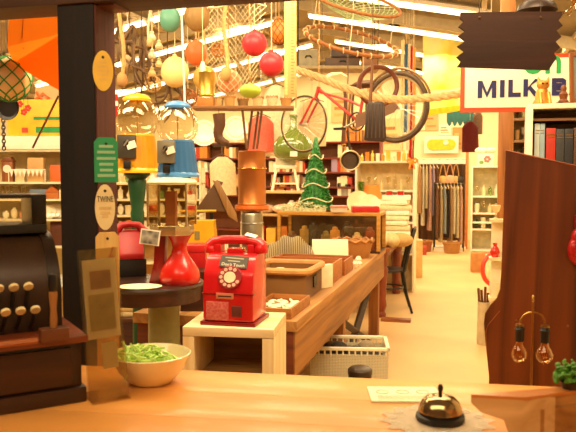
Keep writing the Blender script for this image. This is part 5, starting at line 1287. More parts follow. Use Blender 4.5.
G().cyl((-20 * k, 0, 0), (22 * k, 0, 0), .02).put('pole', PALE, t)
for x in (-19, 21): G().cyl((x * k, 0, 0), (x * k, 0, roof_z(t.location.x + x * k) - t.location.z), .004, n=5).put('hanging_cord', CORD, t)
# shop sign on the back wall, awning, dark red garment
BYW = 16.45
def backboard(px0, px1, py0, py1, y=BYW):
    x0, x1 = wx(px0, y), wx(px1, y); return x0, x1, wz(py1, (px0 + px1) / 2, y), wz(py0, (px0 + px1) / 2, y)
x0, x1, z0, z1 = backboard(424, 458, 136, 153)
t = thing('wall_sign', 'white wall sign with a yellow rounded panel above the clothes', 'sign', ((x0 + x1) / 2, BYW, (z0 + z1) / 2), 0)
w, h = (x1 - x0) / 2, (z1 - z0) / 2
G().bx(-w, w, 0, .06, -h, h).put('sign_board', WHITEP, t)
g = G(); rr = h * .62; n = 10
g.prism([(w * .85 - rr + rr * math.cos(-PI / 2 + PI * i / n), rr * math.sin(-PI / 2 + PI * i / n)) for i in range(n + 1)] + [(-w * .85 + rr + rr * math.cos(PI / 2 + PI * i / n), rr * math.sin(PI / 2 + PI * i / n)) for i in range(n + 1)], -.02, 0); g.put('yellow_panel', M('EFC01E', .5), t)
G().lathe([(0, 0), (.06, 0), (.05, .02), (0, .02)], (.1, -.02, h * .2), 14, (PI / 2, 0, 0)).put('white_dot', WHITEP, t)
x0, x1, z0, z1 = backboard(446, 473, 110, 126, 13.6)
t = thing('scalloped_pelmet', 'dark teal scalloped cloth pelmet hanging at the back', 'pelmet', ((x0 + x1) / 2, 13.6, z1), 0)
w = (x1 - x0) / 2; h = z1 - z0
pl_ = [(-w, 0), (w, 0)] + [(w - 2 * w * i / 40, -h * .72 - h * .28 * abs(math.sin(PI * 5 * i / 40))) for i in range(41)]
G().prism(pl_[::-1], 0, .02).put('pelmet_cloth', M('1E5A54', .7), t)
G().cyl((-w, .01, .01), (w, .01, .01), .02).put('pole', PALE, t)
for x in (-w * .9, w * .9): G().cyl((x, .01, 0), (x, .01, roof_z(t.location.x + x) - z1), .004, n=5).put('cord', CORD, t)
garment(470, 122, 12.5, 17, 30, '6A1A14', 'dark red garment hanging left of the timber pillar', .2, .12, rfz(470, 12.5))
garment(478, 112, 13, 10, 22, '7A5A40', 'dark patterned scarf garment beside the dark red one', .2, .1, rfz(478, 13))
x0, x1, z0, z1 = backboard(405, 424, 84, 130)
one(G().bx(-(x1 - x0) / 2, (x1 - x0) / 2, 0, .03, 0, z1 - z0), 'hanging_poster', M('F4E6B8', .7, var=.05), 'tall blank cream poster on the back wall behind the scarves', 'poster', ((x0 + x1) / 2, BYW + .1, z0), 0)
# clothes racks at the back
RY = 14.6
zr = wz(164, 440, RY); xa, xb = wx(417, RY), wx(467, RY)
t = thing('clothes_rail', 'white upper clothes rail on posts across the back', 'clothes rail', ((xa + xb) / 2, RY, 0), 0); w = (xb - xa) / 2
G().bx(-w, w, -.03, .03, zr, zr + .08, bev=.004).put('rail', WHITEP, t)
for s in (-1, 1): G().bx(s * w - .03, s * w + .03, -.03, .03, 0, zr + .3, bev=.004).put('post', M('C9793A' if s > 0 else 'E8D6A8', .5), t)
G().bx(-w, w, -.25, .25, 0, .05).put('base_plinth', WHITEP, t)
zl2 = wz(184, 450, RY - .45); xc, xd = wx(435, RY - .45), wx(464, RY - .45)
t = thing('clothes_rail', 'lower dark clothes rail in front of the white one', 'clothes rail', ((xc + xd) / 2, RY - .45, 0), 0); w2 = (xd - xc) / 2
G().cyl((-w2, 0, zl2), (w2, 0, zl2), .022).put('rail', IRON, t)
for s in (-1, 1): G().cyl((s * w2, 0, 0), (s * w2, 0, zl2 + .03), .022).put('post', IRON, t)
G().bx(-w2, w2, -.15, .15, 0, .07).put('base_shelf', WHITEP, t)
t = thing('dark_backdrop', 'plain dark brown curtain added behind the clothes rails to darken the gaps', 'backdrop', ((xa + xb) / 2, RY + .5, 0), 0)  # dark sheet added so the gaps between garments look dark
g = G(); g.sheet(lambda u, v: ((u - .5) * (xb - xa) * 1.04, .04 * math.sin(u * 40), zr + .1 - (zr - .02) * v), 60, 4, .01); g.put('backdrop_cloth', cloth('6E4A2C'), t)
G().cyl((-(xb - xa) * .52, 0, zr + .1), ((xb - xa) * .52, 0, zr + .1), .025).put('backdrop_pole', PALE, t)
for s in (-1, 1): G().cyl((s * (xb - xa) * .515, 0, 0), (s * (xb - xa) * .515, 0, zr + .12), .02).put('pole_post', PALE, t)
gcol = [('pale pink', 'E2B8A0'), ('white', 'F0E6C8'), ('black', '3A302A'), ('beige', 'D9C08A'), ('lilac', 'C0A8BC'), ('cream', 'EADBB0'), ('tan', 'C89E68'), ('pale blue', 'AEB4B0'), ('brown', '8A5E3E')]
def rackset(xs, y, z, hs, grp, where):
    seen = {}
    for i, x in enumerate(xs):
        nm3, c = gcol[(i * 4 + len(xs)) % len(gcol)]; hgt = hs[i % len(hs)]
        seen[nm3] = seen.get(nm3, 0) + 1
        t = thing('hanging_garment', '%s garment %s on the %s' % (nm3, ['', 'second of its colour', 'third of its colour', 'fourth of its colour'][seen[nm3] - 1] if seen[nm3] > 1 else 'first of its colour', where), 'garment', (x, y, z), R.uniform(.1, .35), grp)
        ph = R.uniform(0, 6)
        g = G(); g.sheet(lambda u, v: ((.034 + .012 * math.sin(5 * 2 * PI * u + ph) * v) * math.cos(2 * PI * u) * (.5 + .5 * min(1, v * 4)), (.07 + .07 * min(1, v * 3)) * math.sin(2 * PI * u), -.05 - hgt * v), 14, 8, .003); g.put('cloth_body', cloth(c), t)
        G().tube([(0, 0, .0), (.0, .01, .025), (0, .03, .02)], .005, 5).put('hanger_hook', STEEL, t); G().tube([(0, -.17, -.09), (0, 0, -.03), (0, 0, 0)], .006, 5).put('hanger', PALE, t)
xs = [wx(420 + i * 3.4, RY) for i in range(6)]
rackset(xs, RY - .062, zr - .0, [.95, 1.2, .85, 1.3, 1.0], 'garments on the white rail', 'white rail at the back')
xs = [wx(438 + i * 3.3, RY - .45) for i in range(8)]
rackset(xs, RY - .45 - .05, zl2 - .0, [1.0, 1.1, .92], 'garments on the lower rail', 'lower dark rail at the back')
for i, (px, c, r_) in enumerate(((443, 'D9A860', .1), (450, 'E0A078', .11), (456, 'C99A5A', .09), (460, '2A1E16', .09))):
    t = thing('handbag', ['tan handbag leftmost under the white rail', 'pink handbag second from left under the white rail', 'straw handbag third from left under the white rail', 'black handbag rightmost under the white rail'][i], 'bag', (wx(px, RY), RY - .06, zr), 0, 'handbags under the white rail')
    G().ball((0, 0, -.33), r_, 1, .45, .95, 14).put('bag_body', M(CN['tan'] if 0 else c, .6), t); G().tube([(-r_ * .7, 0, -.28), (-.03, 0, -.05), (0, -.0, 0), (.03, 0, -.05), (r_ * .7, 0, -.28)], .008, 5).put('strap', M(c, .6), t)
for i, (px, y, c, lab) in enumerate(((425, 14.1, 'B8643A', 'reddish brown basket on the floor left below the garments'), (453, 13.9, 'C08A48', 'tan basket on the floor right below the garments'))):
    basket((wx(px, y), y - .15, 0), .17, .2, lab, M(c, .7, 0, 'weave', 0, 40, 0, '7A4A20', bump=.6))
for i, (px, y, c, lab) in enumerate(((424, 13.4, 'A8402A', 'rust coloured box on the floor by the back aisle'), (413, 12.2, 'C89858', 'tan box on the floor behind the bentwood chair'), (419, 10.4, 'D2AC70', 'pale tall carton on the floor beyond the bentwood chair'))):
    one(G().bx(-.16, .16, -.12, .12, 0, (.16, .3, .55)[i], bev=.008), 'floor_box', M(c, .6), lab, 'box', (wx(px, y) - .1, y, 0), .1)
# ------------------------------------------------------------------ right side: pillar, shelves, bookcase
pp = P(505, 170, 6.0)
t = thing('timber_pillar', 'red-brown timber pillar behind the bureau under milk bar sign', 'pillar', (pp.x, pp.y, 0), 0)
G().bx(-.06, .06, -.06, .06, 0, roof_z(pp.x) - .02, bev=.004).put('shaft', wood('B4773A', '7E4A1E', 2, 14), t)
SY = 11.6; s0, s1 = wx(473, SY), wx(500, SY)
zs5 = [.3, .75, wz(229, 485, SY), wz(213, 485, SY), wz(196, 485, SY), wz(166, 485, SY)]
shelf_unit(s0, s1, SY, .4, zs5, WHITEP, 'white_shelf', 'narrow white shelf unit left of the timber pillar', 'shelf', back=M('D9CFA4', .7))
for j, z in enumerate(zs5[2:5]):
    for i in range(4):
        c = ['green', 'white', 'grey', 'cream'][(i + j) % 4]
        vase(s0 + .07 + i * .1, SY + .12, z, .04, .15 + .03 * (i % 2), [GREENGLASS, gloss('F0E6C8'), GLASS, gloss('E6D6A4')][(i + j) % 4], 'jug', '%s jug, %s on the %s board of narrow white shelf' % (['green glass', 'white china', 'clear glass', 'cream china'][(i + j) % 4], ['leftmost', 'second', 'third', 'rightmost'][i], ['low', 'middle', 'upper'][j]), 'jug', 'jugs on the narrow white shelf', (i + j) % 5)
t = thing('floral_box', 'white box with pink flower on top of the narrow white shelf', 'box', ((s0 + s1) / 2 - .02, SY + .15, zs5[-1]), 0)
G().bx(-.13, .13, -.1, .1, 0, .2, bev=.006).put('box_body', WHITEP, t)
for i in range(6): G().ball((.03 + .035 * math.cos(i), -.102, .11 + .035 * math.sin(i)), .024, 1, .25, 1, 10).put('pink_petal', M('D9706A', .6), t)
G().ball((-.06, -.1, .06), .03, 1.3, .2, 1, 10).put('green_leaf', M('7A9A4A', .6), t)
for i, (x, z) in enumerate(((-.06, .2), (.09, .2))):
    one(G().ball((0, 0, .05), .09, 1.2, .8, .6, 14), 'white_cushion', cloth('F6EED4'), ['left', 'right'][i] + ' white puffed cushion on top of the floral box', 'cushion', ((s0 + s1) / 2 - .02 + x, SY + .15, zs5[-1] + z), i)
one(G().bx(-.13, .13, -.1, .1, 0, .3, bev=.01), 'cardboard_box', M('B98048', .7), 'brown cardboard box on floor before the narrow white shelf', 'box', (wx(481, 11.2), 11.2, 0), .1)
one(G().bx(-.05, .05, -.08, .08, 0, .35, bev=.01), 'tall_carton', M('EADBB0', .7), 'tall white carton on floor beside the cardboard box', 'box', (wx(491, 10.5), 10.5, 0), .1)
# metal shelf of pots right of pillar
QY = 7.0; q0, q1 = wx(513, QY), wx(532, QY)
shelf_unit(q0, q1, QY, .25, [.5, 1.0, 1.35, wz(160, 520, QY), wz(140, 520, QY), wz(118, 520, QY), 2.25], M('7A5A38', .5), 'pot_shelf', 'dim brown shelf of small pots right of the timber pillar', 'shelf', back=M('B99A60', .7))
for j, y_ in enumerate((160, 140, 118)):
    for i in range(3):
        c = ['brown', 'tan', 'black', 'grey', 'olive'][(i * 2 + j) % 5]
        vase(q0 + .035 + i * .058, QY + .1, wz(y_, 520, QY), .024, .1 + .02 * (i % 2), gloss(CN[c]), 'small_pot', '%s pot, %s on the %s board of the dim pot shelf' % (c, ['left', 'middle', 'right'][i], ['low', 'middle', 'upper'][j]), 'pot', 'pots on the dim shelf', (i + j) % 5)
# white framed bookcase with big books
d = 3.0; k = d / 700; p = P(527, 104, d)
WRZ = YAW - math.radians(17)
t = thing('white_bookcase', 'white framed bookcase holding large books behind the bureau', 'bookcase', (p.x, p.y, 0), WRZ)
Zt = p.z / k; WB_ = M('F0E3C0', .5)
G(k).bx(0, 6, 0, 60, 0, Zt, bev=.4).put('side_panel', WB_, t)
G(k).bx(62, 68, 0, 60, 0, Zt, bev=.4).put('side_panel', WB_, t)
G(k).bx(6, 62, 0, 60, Zt - 5, Zt, bev=.4).put('top_panel', WB_, t)
G(k).bx(6, 62, 3, 58, Zt - 17, Zt - 14.5).put('shelf_board', wood('7A5430', '54381C', 0), t)
G(k).bx(6, 62, 56, 59, 0, Zt - 5).put('back_panel', M('C09A62', .7), t)
for z in (Zt - 66, Zt - 130, Zt - 200): G(k).bx(6, 62, 3, 56, z - 2.5, z).put('shelf_board', WB_, t)
MB3 = Matrix.Rotation(WRZ, 3, 'Z')
def cbx(i, x, w, h, col, lab):
    lp = t.location + MB3 @ Vector((x * k, 6 * k, (Zt - 66) * k))
    b_ = thing('large_book', lab, 'book', lp, WRZ, 'large books in the white bookcase')
    G(k).bx(0, w, 0, 30, 0, h, bev=.5).put('cover', M(col, .5), b_); G(k).bx(.8, w - .8, 1, 30.5, .8, h + .1 - .8).put('page_block', M('E8DCB8', .8), b_)
    for q in (.78, .84): G(k).bx(.6, w - .6, -.3, .2, h * q, h * q + .8).put('gilt_band', BRASS, b_)
for a_ in ((0, 8, 5, 47, 'B9C4BE', 'slim pale blue-grey book at the left of white bookcase'), (1, 13.2, 4.6, 47, '93A9B0', 'pale blue book, second from left in white bookcase'), (2, 19, 9, 42, 'B0301E', 'thick red book with gilt bands in white bookcase'), (3, 28.5, 7.5, 41, '3A3A3A', 'charcoal book right of the thick red one'), (4, 36.4, 8, 41, '2A2A2E', 'black book second from right in white bookcase'), (5, 45, 8, 42, '5A3A24', 'brown book at the right of the white bookcase')): cbx(*a_)
# carved figures on it
tp = t.location.copy()
def on_top(x, y): return tp + MB3 @ Vector((x * k, y * k, Zt * k))
ct_ = thing('cat_figurine', 'gilt carved sitting cat figurine on the white bookcase', 'figurine', on_top(15, 16), YAW)
GW = M('C98A34', .4, .35, 'plain', .3, 30)
g = G(k); g.lathe([(0, 0), (9, 0), (9.5, 2), (7, 6), (6.5, 12), (5, 16), (0, 18)], (0, 0, 0), 18); g.put('body', GW, ct_)
g = G(k); g.ball((0, -2, 20), 5.6, 1.15, .9, .9, 16); g.put('head', GW, ct_)
for s in (-1, 1):
    G(k).cyl((s * 4, -2, 22.5), (s * 5.6, -2, 28.5), 2.4, .2, 8).put('ear', GW, ct_); G(k).tube([(s * 4, -5, 12), (s * 4.4, -8, 5), (s * 4.4, -9, 0.8)], [2.2, 1.9, 2.2], 8).put('front_leg', GW, ct_)
    G(k).ball((s * 2.2, -7, 21), .9).put('eye', BLACK, ct_)
b_ = thing('carved_figure', 'small dark brown carved figure beside the gilt cat', 'figurine', on_top(35, 14), YAW)
G(k).lathe([(0, 0), (5, 0), (5, 3), (3.4, 5), (4.4, 10), (2.4, 13), (3, 16), (1.8, 19), (0, 19.5)], (0, 0, 0), 16).put('figure_body', wood('8A4A1E', '5A2C10', 2), b_)
G(k).bx(-6, 6, -4.5, 4.5, 0, 2).put('base', WALNUT, b_)
# brown framed cabinet edge far right
p = P(567, 136, 2.6); kk = 2.6 / 700
t = thing('framed_picture', 'brown wooden picture frame leaning at the right edge', 'picture', on_top(40, 1) , YAW)
t.rotation_euler = (math.radians(-6), 0, YAW)
for args in ((0, 4, 0, 50), (36, 40, 0, 50), (4, 36, 0, 4), (4, 36, 46, 50)): G(k).bx(args[0], args[1], -2, 1, args[2], args[3], bev=.4).put('frame_bar', wood('9A5C2E', '6E3C18', 2), t)
G(k).bx(4, 36, -.5, .5, 4, 46).put('canvas', M('7E8A84', .6, var=.3, sc=6), t)
# stand of sticks and red things left of the bureau
q = F(483.5, 344, 0)
t = thing('stick_stand', 'pale pot of walking sticks on the floor beside the bureau', 'stand', (q.x, q.y, 0), 0)
G().lathe([(0, 0), (.055, 0), (.06, .02), (.055, .36), (.06, .38), (.05, .38), (.045, .03), (0, .03)], (0, 0, 0), 20).put('pot', M('C9B890', .5), t)
for i in range(4): G().cyl((.02 * math.cos(i * 1.6), .02 * math.sin(i * 1.6), .03), (.045 * math.cos(i * 1.6 + .3) - .01, .04 * math.sin(i * 1.6), .46 + .02 * i), .012, n=7).put('stick', wood('7A4A26', '54301A', 2), t)
ZY = 5.2
t = thing('side_shelf', 'narrow cream shelf end standing just left of the bureau', 'shelf', (wx(499, ZY), ZY, 0), 0)
G().bx(-.045, .2, 0, .03, 0, 1.18).put('end_panel', M('F0E2BC', .5), t)
for z in (.3, .62, .9, 1.17): G().bx(-.06, .2, -.12, .0, z, z + .02).put('shelf_board', M('E8D6A6', .5), t)
for i, (z, c, lab) in enumerate(((.92, 'C8281E', 'red jar on the upper board of the narrow cream shelf'), (.64, 'F0E2BC', 'white jar on the middle board of the narrow cream shelf'), (1.19, 'E6C88E', 'straw jar on top of the narrow cream shelf'), (.32, 'B0301E', 'dark red jar on the bottom board of the narrow cream shelf'))):
    vase(wx(499, ZY) - .02, ZY - .06, z, .035, .1, gloss(c), 'jar', lab, 'jar', None, i)
q = F(484, 274, 0); 
t = thing('red_hoop', 'red curved toy hoop leaning on floor beyond the stick pot', 'hoop', (wx(500, 9.6), 9.6, .0), 0)
G().ring((0, 0, .26), .23, .03, (PI / 2, 0, .5), 32).put('hoop', M('D2402A', .4), t)
# ------------------------------------------------------------------ left side shelves
LRZ = YAW + math.radians(8)
def leftpoint(px, py, d): return P(px, py, d)
d = 5.0; k = d / 700; o = P(32, 300, d)
t = thing('wall_shelf', 'white shelf unit loaded with china left of the dark post', 'shelf', (o.x, o.y, 0), YAW)
Z0 = (1.5 + (175 - 300) / 700 * d) / k; zy = lambda y: o.z / k + (300 - y)
LV = [y for y in (150, 182, 199, 219, 246, 285)]
for y in LV: G(k).bx(-60, 48, 0, 40, zy(y) - 2, zy(y)).put('shelf_board', M('E9DCB6', .5), t)
G(k).bx(-60, 48, -2, 0, zy(150), zy(137), bev=.3).put('fascia', WHITEP, t)
G(k).bx(-60, 48, 0, 40, zy(137) - 1.5, zy(137)).put('top_board', WHITEP, t)
G(k).bx(-60, 48, 38, 40, 0, zy(137)).put('back_panel', M('E3CE9A', .7), t)
for x in (-60, 46): G(k).bx(x, x + 2, 0, 40, 0, zy(150)).put('side_panel', M('E9DCB6', .5), t)
lo = t.location.copy()
def onL(px, y, dy=8): return lo + M3 @ Vector(((px - 32) * k, dy * k, zy(y) * k))
def vl(px, y, r, h, c, name, label, cat, kind=0, group=None, dy=10, mat=None):
    p = onL(px, y, dy); return vase(p.x, p.y, p.z, r * k, h * k, mat or gloss(CN.get(c, c)), name, label, cat, group, kind, YAW)
def bl(px, y, w, h, dep, c, name, label, cat, dy=6, mat=None, group=None):
    return one(G(k).bx(-w / 2, w / 2, 0, dep, 0, h, bev=.5), name, mat or M(CN.get(c, c), .55), label, cat, onL(px, y, dy), YAW, group)
t = thing('mantel_clock', 'small wooden mantel clock on the left shelf', 'clock', onL(7, 170 + 12), YAW)
G(k).bx(-5.5, 5.5, 0, 8, 0, 20, bev=.6).put('case', wood('A8642E', '7A4218', 2), t)
G(k).prism([(-6.5, 20), (6.5, 20), (3, 25), (-3, 25)], -.5, 8.5, bev=.4).put('crest', wood('8A4A20', '603010', 0), t)
G(k).lathe([(0, 0), (4, 0), (4, .6), (0, .7)], (0, 0, 13), 20, (PI / 2, 0, 0)).put('face', WHITEP, t)
bl(36, 182, 16, 24, 8, 'D2A468', 'paper_bag', 'tall tan paper bag on the left shelf beside the clock', 'bag')
bl(57, 182, 13, 17, 8, 'D2642A', 'orange_box', 'orange-red box at the right end of the left shelf', 'box')
vl(50, 182, 2.4, 16, 'olive', 'bottle', 'olive green bottle beside the orange-red box', 'bottle', 3)
bl(20, 182, 9, 13, 6, 'E6D2A0', 'cream_box', 'cream box between the clock and the paper bag', 'box')
t = thing('lace_bunting', 'white lace bunting of points along the left shelf edge', 'bunting', onL(30, 182, -1), YAW)
for i in range(8): G(k).prism([(-17 + i * 4.2, 12), (-13 + i * 4.2, 12), (-15 + i * 4.2, 5)][::-1], -.5, 0).put('pennant', WHITEP, t)
G(k).cyl((-18, -.2, 12), (18, -.2, 12), .5, n=5).put('tape', WHITEP, t)
for s in (-18, 18): G(k).cyl((s, 0, 0), (s, 0, 12.3), .5, n=5).put('peg', WHITEP, t)
for i in range(8): vl(-2 + i * 4.2, 199, 1.8, 12 + i % 2, 'white', 'wine_glass', 'clear stemmed glass, %s in the row on the left shelf' % ['first', 'second', 'third', 'fourth', 'fifth', 'sixth', 'seventh', 'eighth'][i], 'glass', 2, 'stemmed glasses on the left shelf', 8, M('F3EDDC', .1, kind='glass'))
bl(38, 199, 17, 9.5, 14, '6A7A8C', 'metal_tin', 'blue-grey oblong tin on the left shelf', 'tin')
t = thing('house_basket', 'orange wicker basket with roof shaped lid on the left shelf', 'basket', onL(52, 199, 6), YAW)
G(k).bx(-6.5, 6.5, 0, 9, 0, 6.5, bev=.5).put('woven_body', M('C9742A', .6, 0, 'weave', 0, 50, 0, '8A4416'), t)
G(k).prism([(-7.5, 6.5), (7.5, 6.5), (0, 13)], -.5, 9.5).put('roof_lid', M('B8601E', .6), t)
bl(62, 199, 6, 9, 7, 'cream', 'tea_caddy', 'cream caddy beside the roofed basket', 'caddy')
for i in range(4): vl(4 + i * 8.5, 219, 3.6, 8 + i % 2 * 3, ['white', 'cream', 'pink', 'white'][i], 'teapot', '%s china pot, %s behind the register display' % (['white', 'cream', 'pink', 'white'][i], ['leftmost', 'second', 'third', 'rightmost'][i]), 'pot', 4)
for i in range(4):
    p = onL(44 + i * 3.4, 219, 6 + i * 3); one(G(k).lathe([(0, 0), (4, 0), (7, 1), (7, 1.5), (4, .6), (0, .6)], (0, 0, 7), 24, (PI / 2, 0, 0)), 'plate', gloss('F3E8C8'), ['front', 'second', 'third', 'back'][i] + ' white plate leaning in the stack on the left shelf', 'plate', p, YAW, 'leaning plates on the left shelf', (-.2, 0, YAW + .4))
bl(57, 246, 15, 24, 12, '5A2E16', 'dark_chest', 'small dark wooden chest on the lower left shelf', 'chest')
one(G(k).prism([(-8, 0), (8, 0), (6, 3), (-5, 4)], 0, 9), 'black_hat', M('1E1812', .6), 'black folded felt hat on the small dark chest', 'hat', onL(57, 246 - 24, 7), YAW)
t = thing('red_garment', 'red cloth hanging over the left shelf edge behind the register', 'garment', onL(43, 219, -3), YAW)
g = G(k); g.sheet(lambda u, v: ((u - .5) * 8, 1.2 * math.sin(u * 9), 1.2 - 30 * v), 10, 10, .8); g.put('cloth_body', cloth('C81E1C'), t)
vl(63.5, 246, 4, 16, 'cream', 'tall_jar', 'cream tall jar right of the small dark chest', 'jar', 4)
for i in range(3): bl(58 + i * 3, 285, 20 - 3 * i, 7, 14, ['DCE0D0', 'F3EAD0', 'C9D2CC'][i], 'paper_stack', ['pale grey', 'white', 'blue-white'][i] + ' paper bundle on the lowest visible left shelf', 'paper', 2 + 15 * i)
# board sign and things on top of it
p = onL(36, 137, 10)
t = thing('yellow_sign', 'yellow board sign with green border standing on the left shelf', 'sign', p, YAW)
G(k).bx(-28, 30, 0, 3, 0, 37, bev=.4).put('sign_board', M('F0B01E', .5), t)
GB = M('1E8A3E', .5)
G(k).bx(0, 30, -.6, 0, 4, 10).put('green_band', GB, t); G(k).bx(-2, 24, -.6, 0, 17, 20).put('green_line', GB, t)
G(k).tube([(24, -.4, 18.5), (28, -.4, 21), (30, -.4, 37)], 1.3, 4).put('green_line', GB, t)
G(k).bx(-14, -8, -.6, 0, 4, 9).put('red_badge', M('B8402A', .5), t)
G(k).bx(-26, -21, -.6, 0, 20, 27).put('red_badge', M('C8502A', .5), t)
p = onL(48, 100, 22); p.z = lo.z + zy(137) * k
t = thing('straw_mat', 'cream straw mat propped behind the yellow sign', 'mat', p, YAW)
G(k).prism([(-22, 0), (22, 0), (20, 58), (-16, 50)], 0, 2).put('woven_mat', M('DDC08A', .8, 0, 'weave', 0, 40, 0, 'B08A50', bump=.5), t)
G(k).tube([(-16, -.4, 38), (-8, -.6, 44), (-2, -.6, 40), (-8, -.6, 36), (-15, -.5, 46)], 1.6, 6).put('orange_fish', M('E0642A', .5), t)
t = thing('frying_pan', 'black frying pan hanging below the netted float', 'pan', P(8, 108, 3.2), YAW); kk = 3.2 / 700
G(kk).lathe([(0, 0), (9, 0), (12, 3), (12.4, 3), (9.4, -.8), (0, -.8)], (0, 0, 0), 28, (PI / 2, 0, 0)).put('pan_body', M('1A1410', .4), t)
G(kk).bx(-1.2, 1.2, -.6, .6, 11, 32, bev=.3).put('handle', BLACK, t); cord_up(t, (0, 0, 31 * kk), .002, DCORD)
t = thing('iron_chain', 'dark iron chain hanging at the far left', 'chain', P(4, 150, 3.6), YAW)
for i in range(12): G(3.6 / 700).ring((0, 0, 2 + i * 3.4), 2.3, .7, (PI / 2, 0, (i % 2) * PI / 2), 12, sx=.7, m=5).put('link', IRON, t)
cord_up(t, (0, 0, 41 * 3.6 / 700), .002, DCORD)
for i in range(5):
    p = P(12 + i * 4, 112 - (i % 3) * 4, 4.6)
    t = thing('red_flower', ['red paper flower lowest left by the yellow sign', 'red paper flower second from left above the yellow sign', 'red paper flower, topmost above the yellow sign', 'red paper flower fourth from left above the yellow sign', 'red paper flower rightmost above the yellow sign'][i], 'flower', p, YAW, 'red flowers above the yellow sign')
    for j in range(5): G(4.6 / 700).ball((2 * math.cos(j * 1.257), -.4, 2 * math.sin(j * 1.257)), 1.6, 1, .5, 1, 8).put('petal', M('B8301E', .7), t)
    cord_up(t, (0, 0, 0), .0015, DCORD)
# shelf behind the gumball machines
d = 6.0; k = d / 700; o = P(156, 300, d); zy = lambda y: o.z / k + (300 - y)
t = thing('crockery_shelf', 'cream open shelf of crockery behind the gumball machines', 'shelf', (o.x, o.y, 0), YAW)
for y in (183, 199, 215, 233, 262): G(k).bx(-48, 46, 0, 36, zy(y) - 2, zy(y)).put('shelf_board', M('EADDB6', .5), t)
for x in (-48, 44): G(k).bx(x, x + 2, 0, 36, 0, zy(168)).put('side_panel', M('EADDB6', .5), t)
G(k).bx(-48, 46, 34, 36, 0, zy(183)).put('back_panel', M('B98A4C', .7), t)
lo = t.location.copy()
kinds = ['teacup', 'jug', 'teapot', 'pitcher', 'bowl']
cc = ['white', 'cream', 'tan', 'grey', 'brown', 'orange', 'green']
for r_, y in enumerate((183, 199, 215, 233)):
    for i in range(11):
        px = 112 + i * 8.2 + R.uniform(-1, 1); c = cc[(i * 3 + r_ * 2) % 7 if R.random() < .6 else R.randrange(2)]; kd = (i * 2 + r_) % 5
        p = lo + M3 @ Vector(((px - 156) * k, 9 * k, zy(y) * k)); nm4 = ['vase', 'mug', 'goblet', 'bottle', 'ginger_jar'][kd]
        vase(p.x, p.y, p.z, 3.4 * k, R.uniform(9, 13) * k, gloss(CN[c]), nm4, '%s %s, %s on the %s board of crockery shelf' % (c, nm4.replace('_', ' '), ['first from left', 'second from left', 'third from left', 'fourth from left', 'fifth from left', 'midway', 'fifth from right', 'fourth from right', 'third from right', 'second from right', 'at the right end'][i], ['top', 'second', 'third', 'fourth'][r_]), nm4.replace('_', ' '), 'crockery on the cream shelf', kd, YAW)
# pennant by the post and white plates above
t = thing('red_pennant', 'small red and white cloth pennant hanging beside the post', 'pennant', P(114, 94, 3.0), YAW)
G(3 / 700).prism([(-3, 0), (4, 0), (3, -20), (0, -26), (-3, -20)][::-1], 0, .8).put('pennant_cloth', M('B8241C', .8), t); G(3 / 700).bx(-3, 4, -.4, 0, -12, -7).put('white_band', WHITEP, t)
cord_up(t, (0, 0, 0), .002)
for i, (px, py, r) in enumerate(((204, 133, 13), (236, 128, 12))):
    t = thing('hanging_plate', ['large white plate hung behind the blue gumball machine', 'cream plate hung between boot and coral garment'][i], 'plate', P(px, py, 7.9), YAW)
    G(7.9 / 700).lathe([(0, 0), (r * .6, 0), (r, 1), (r, 1.5), (r * .6, .6), (0, .6)], (0, 0, 0), 32, (PI / 2, 0, 0)).put('plate_body', gloss('F3E9CC'), t); G(7.9 / 700).ring((0, -.9, 0), r * .78, .35, (PI / 2, 0, 0), 28, m=5).put('rim_line', M('D9A860', .4), t)
    cord_up(t, (0, 0, r * 7.9 / 700), .002)
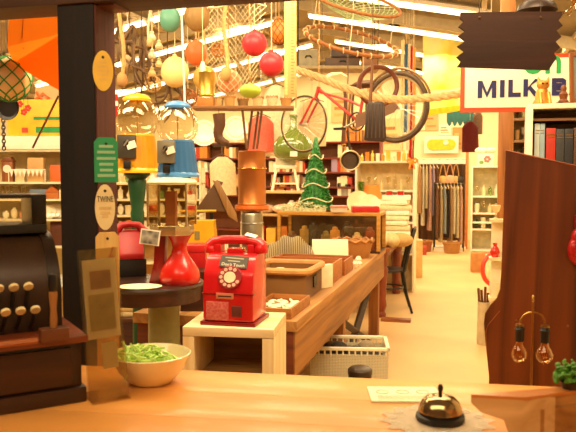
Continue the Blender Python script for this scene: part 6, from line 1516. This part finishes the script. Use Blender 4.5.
# under the round table: chest, boxes and a glass jar
d = 4.1; k = d / 700
o = P(134, 360, d)
t = thing('wooden_chest', 'dark wooden chest on the floor behind the round table', 'chest', (o.x, o.y, 0), YAW)
z1 = P(134, 318, d).z / k
G(k).bx(-26, 24, 0, 60, 0, z1 - 4, bev=.6).put('chest_body', WALNUT, t); G(k).bx(-27, 25, -1, 61, z1 - 4, z1, bev=.6).put('lid', wood('5A3018', '3A1C0C', 0), t)
for i in range(2): one(G(k).bx(-14, 14, -12, 12, 0, 5, bev=1.5), 'folded_blanket', cloth(['D9BE88', 'C8A468'][i]), ['lower beige', 'upper tan'][i] + ' folded blanket on the dark chest', 'blanket', (*(o.xy + (M3 @ Vector((-4 * k, 20 * k, 0))).xy), z1 * k + i * 5 * k), YAW)
t = thing('yellow_carton', 'yellowish tall carton on the floor beside the pine stand', 'carton', (*P(184, 340, 3.55).xy, 0), YAW)
zc5 = P(184, 312, 3.55).z
G().bx(-.045, .05, 0, .16, 0, zc5, bev=.004).put('carton_body', M('C9A64A', .6), t); G().bx(-.03, .03, -.002, 0, zc5 - .12, zc5 - .03).put('label_patch', M('8A9A4A', .6), t)

# posters and boxes filling the back wall
for i, (a_, b_, c_, d_, col, lab) in enumerate(((424, 437, 113, 130, 'D2AC72', 'tan poster on back wall left of the teal pelmet'), (438, 450, 124, 135, 'F4ECD0', 'white poster on the back wall under the teal pelmet'), (452, 462, 127, 149, 'C98A4A', 'brown poster on back wall beside the dark red garment'), (380, 402, 118, 150, 'E2C48A', 'straw coloured poster on back wall behind the rear bicycle wheel'), (330, 352, 92, 122, 'D9B880', 'tan poster on back wall above the saucepan'), (302, 326, 96, 128, 'EFE2BC', 'cream poster on back wall behind the front bicycle wheel'), (366, 380, 84, 116, 'C9A066', 'brown-tan poster on back wall behind the hearth bellows'), (232, 250, 118, 140, 'E9D8A8', 'pale poster on the back wall above the bookcase'))):
    x0, x1, z0, z1 = backboard(a_, b_, c_, d_)
    t = thing('hanging_poster', lab, 'poster', ((x0 + x1) / 2, YB - .04, z0), 0); w_, h_ = (x1 - x0) / 2, z1 - z0
    G().bx(-w_, w_, 0, .03, 0, h_).put('poster_sheet', M(col, .7, var=.06), t)
    for j in range(3): G().bx(-w_ * .7, w_ * (.7 - .2 * j), -.006, 0, h_ * (.2 + .22 * j), h_ * (.3 + .22 * j)).put('faded_block', M(['B8864A', 'D9A860', 'A8703A'][(i + j) % 3], .7, var=.2), t)
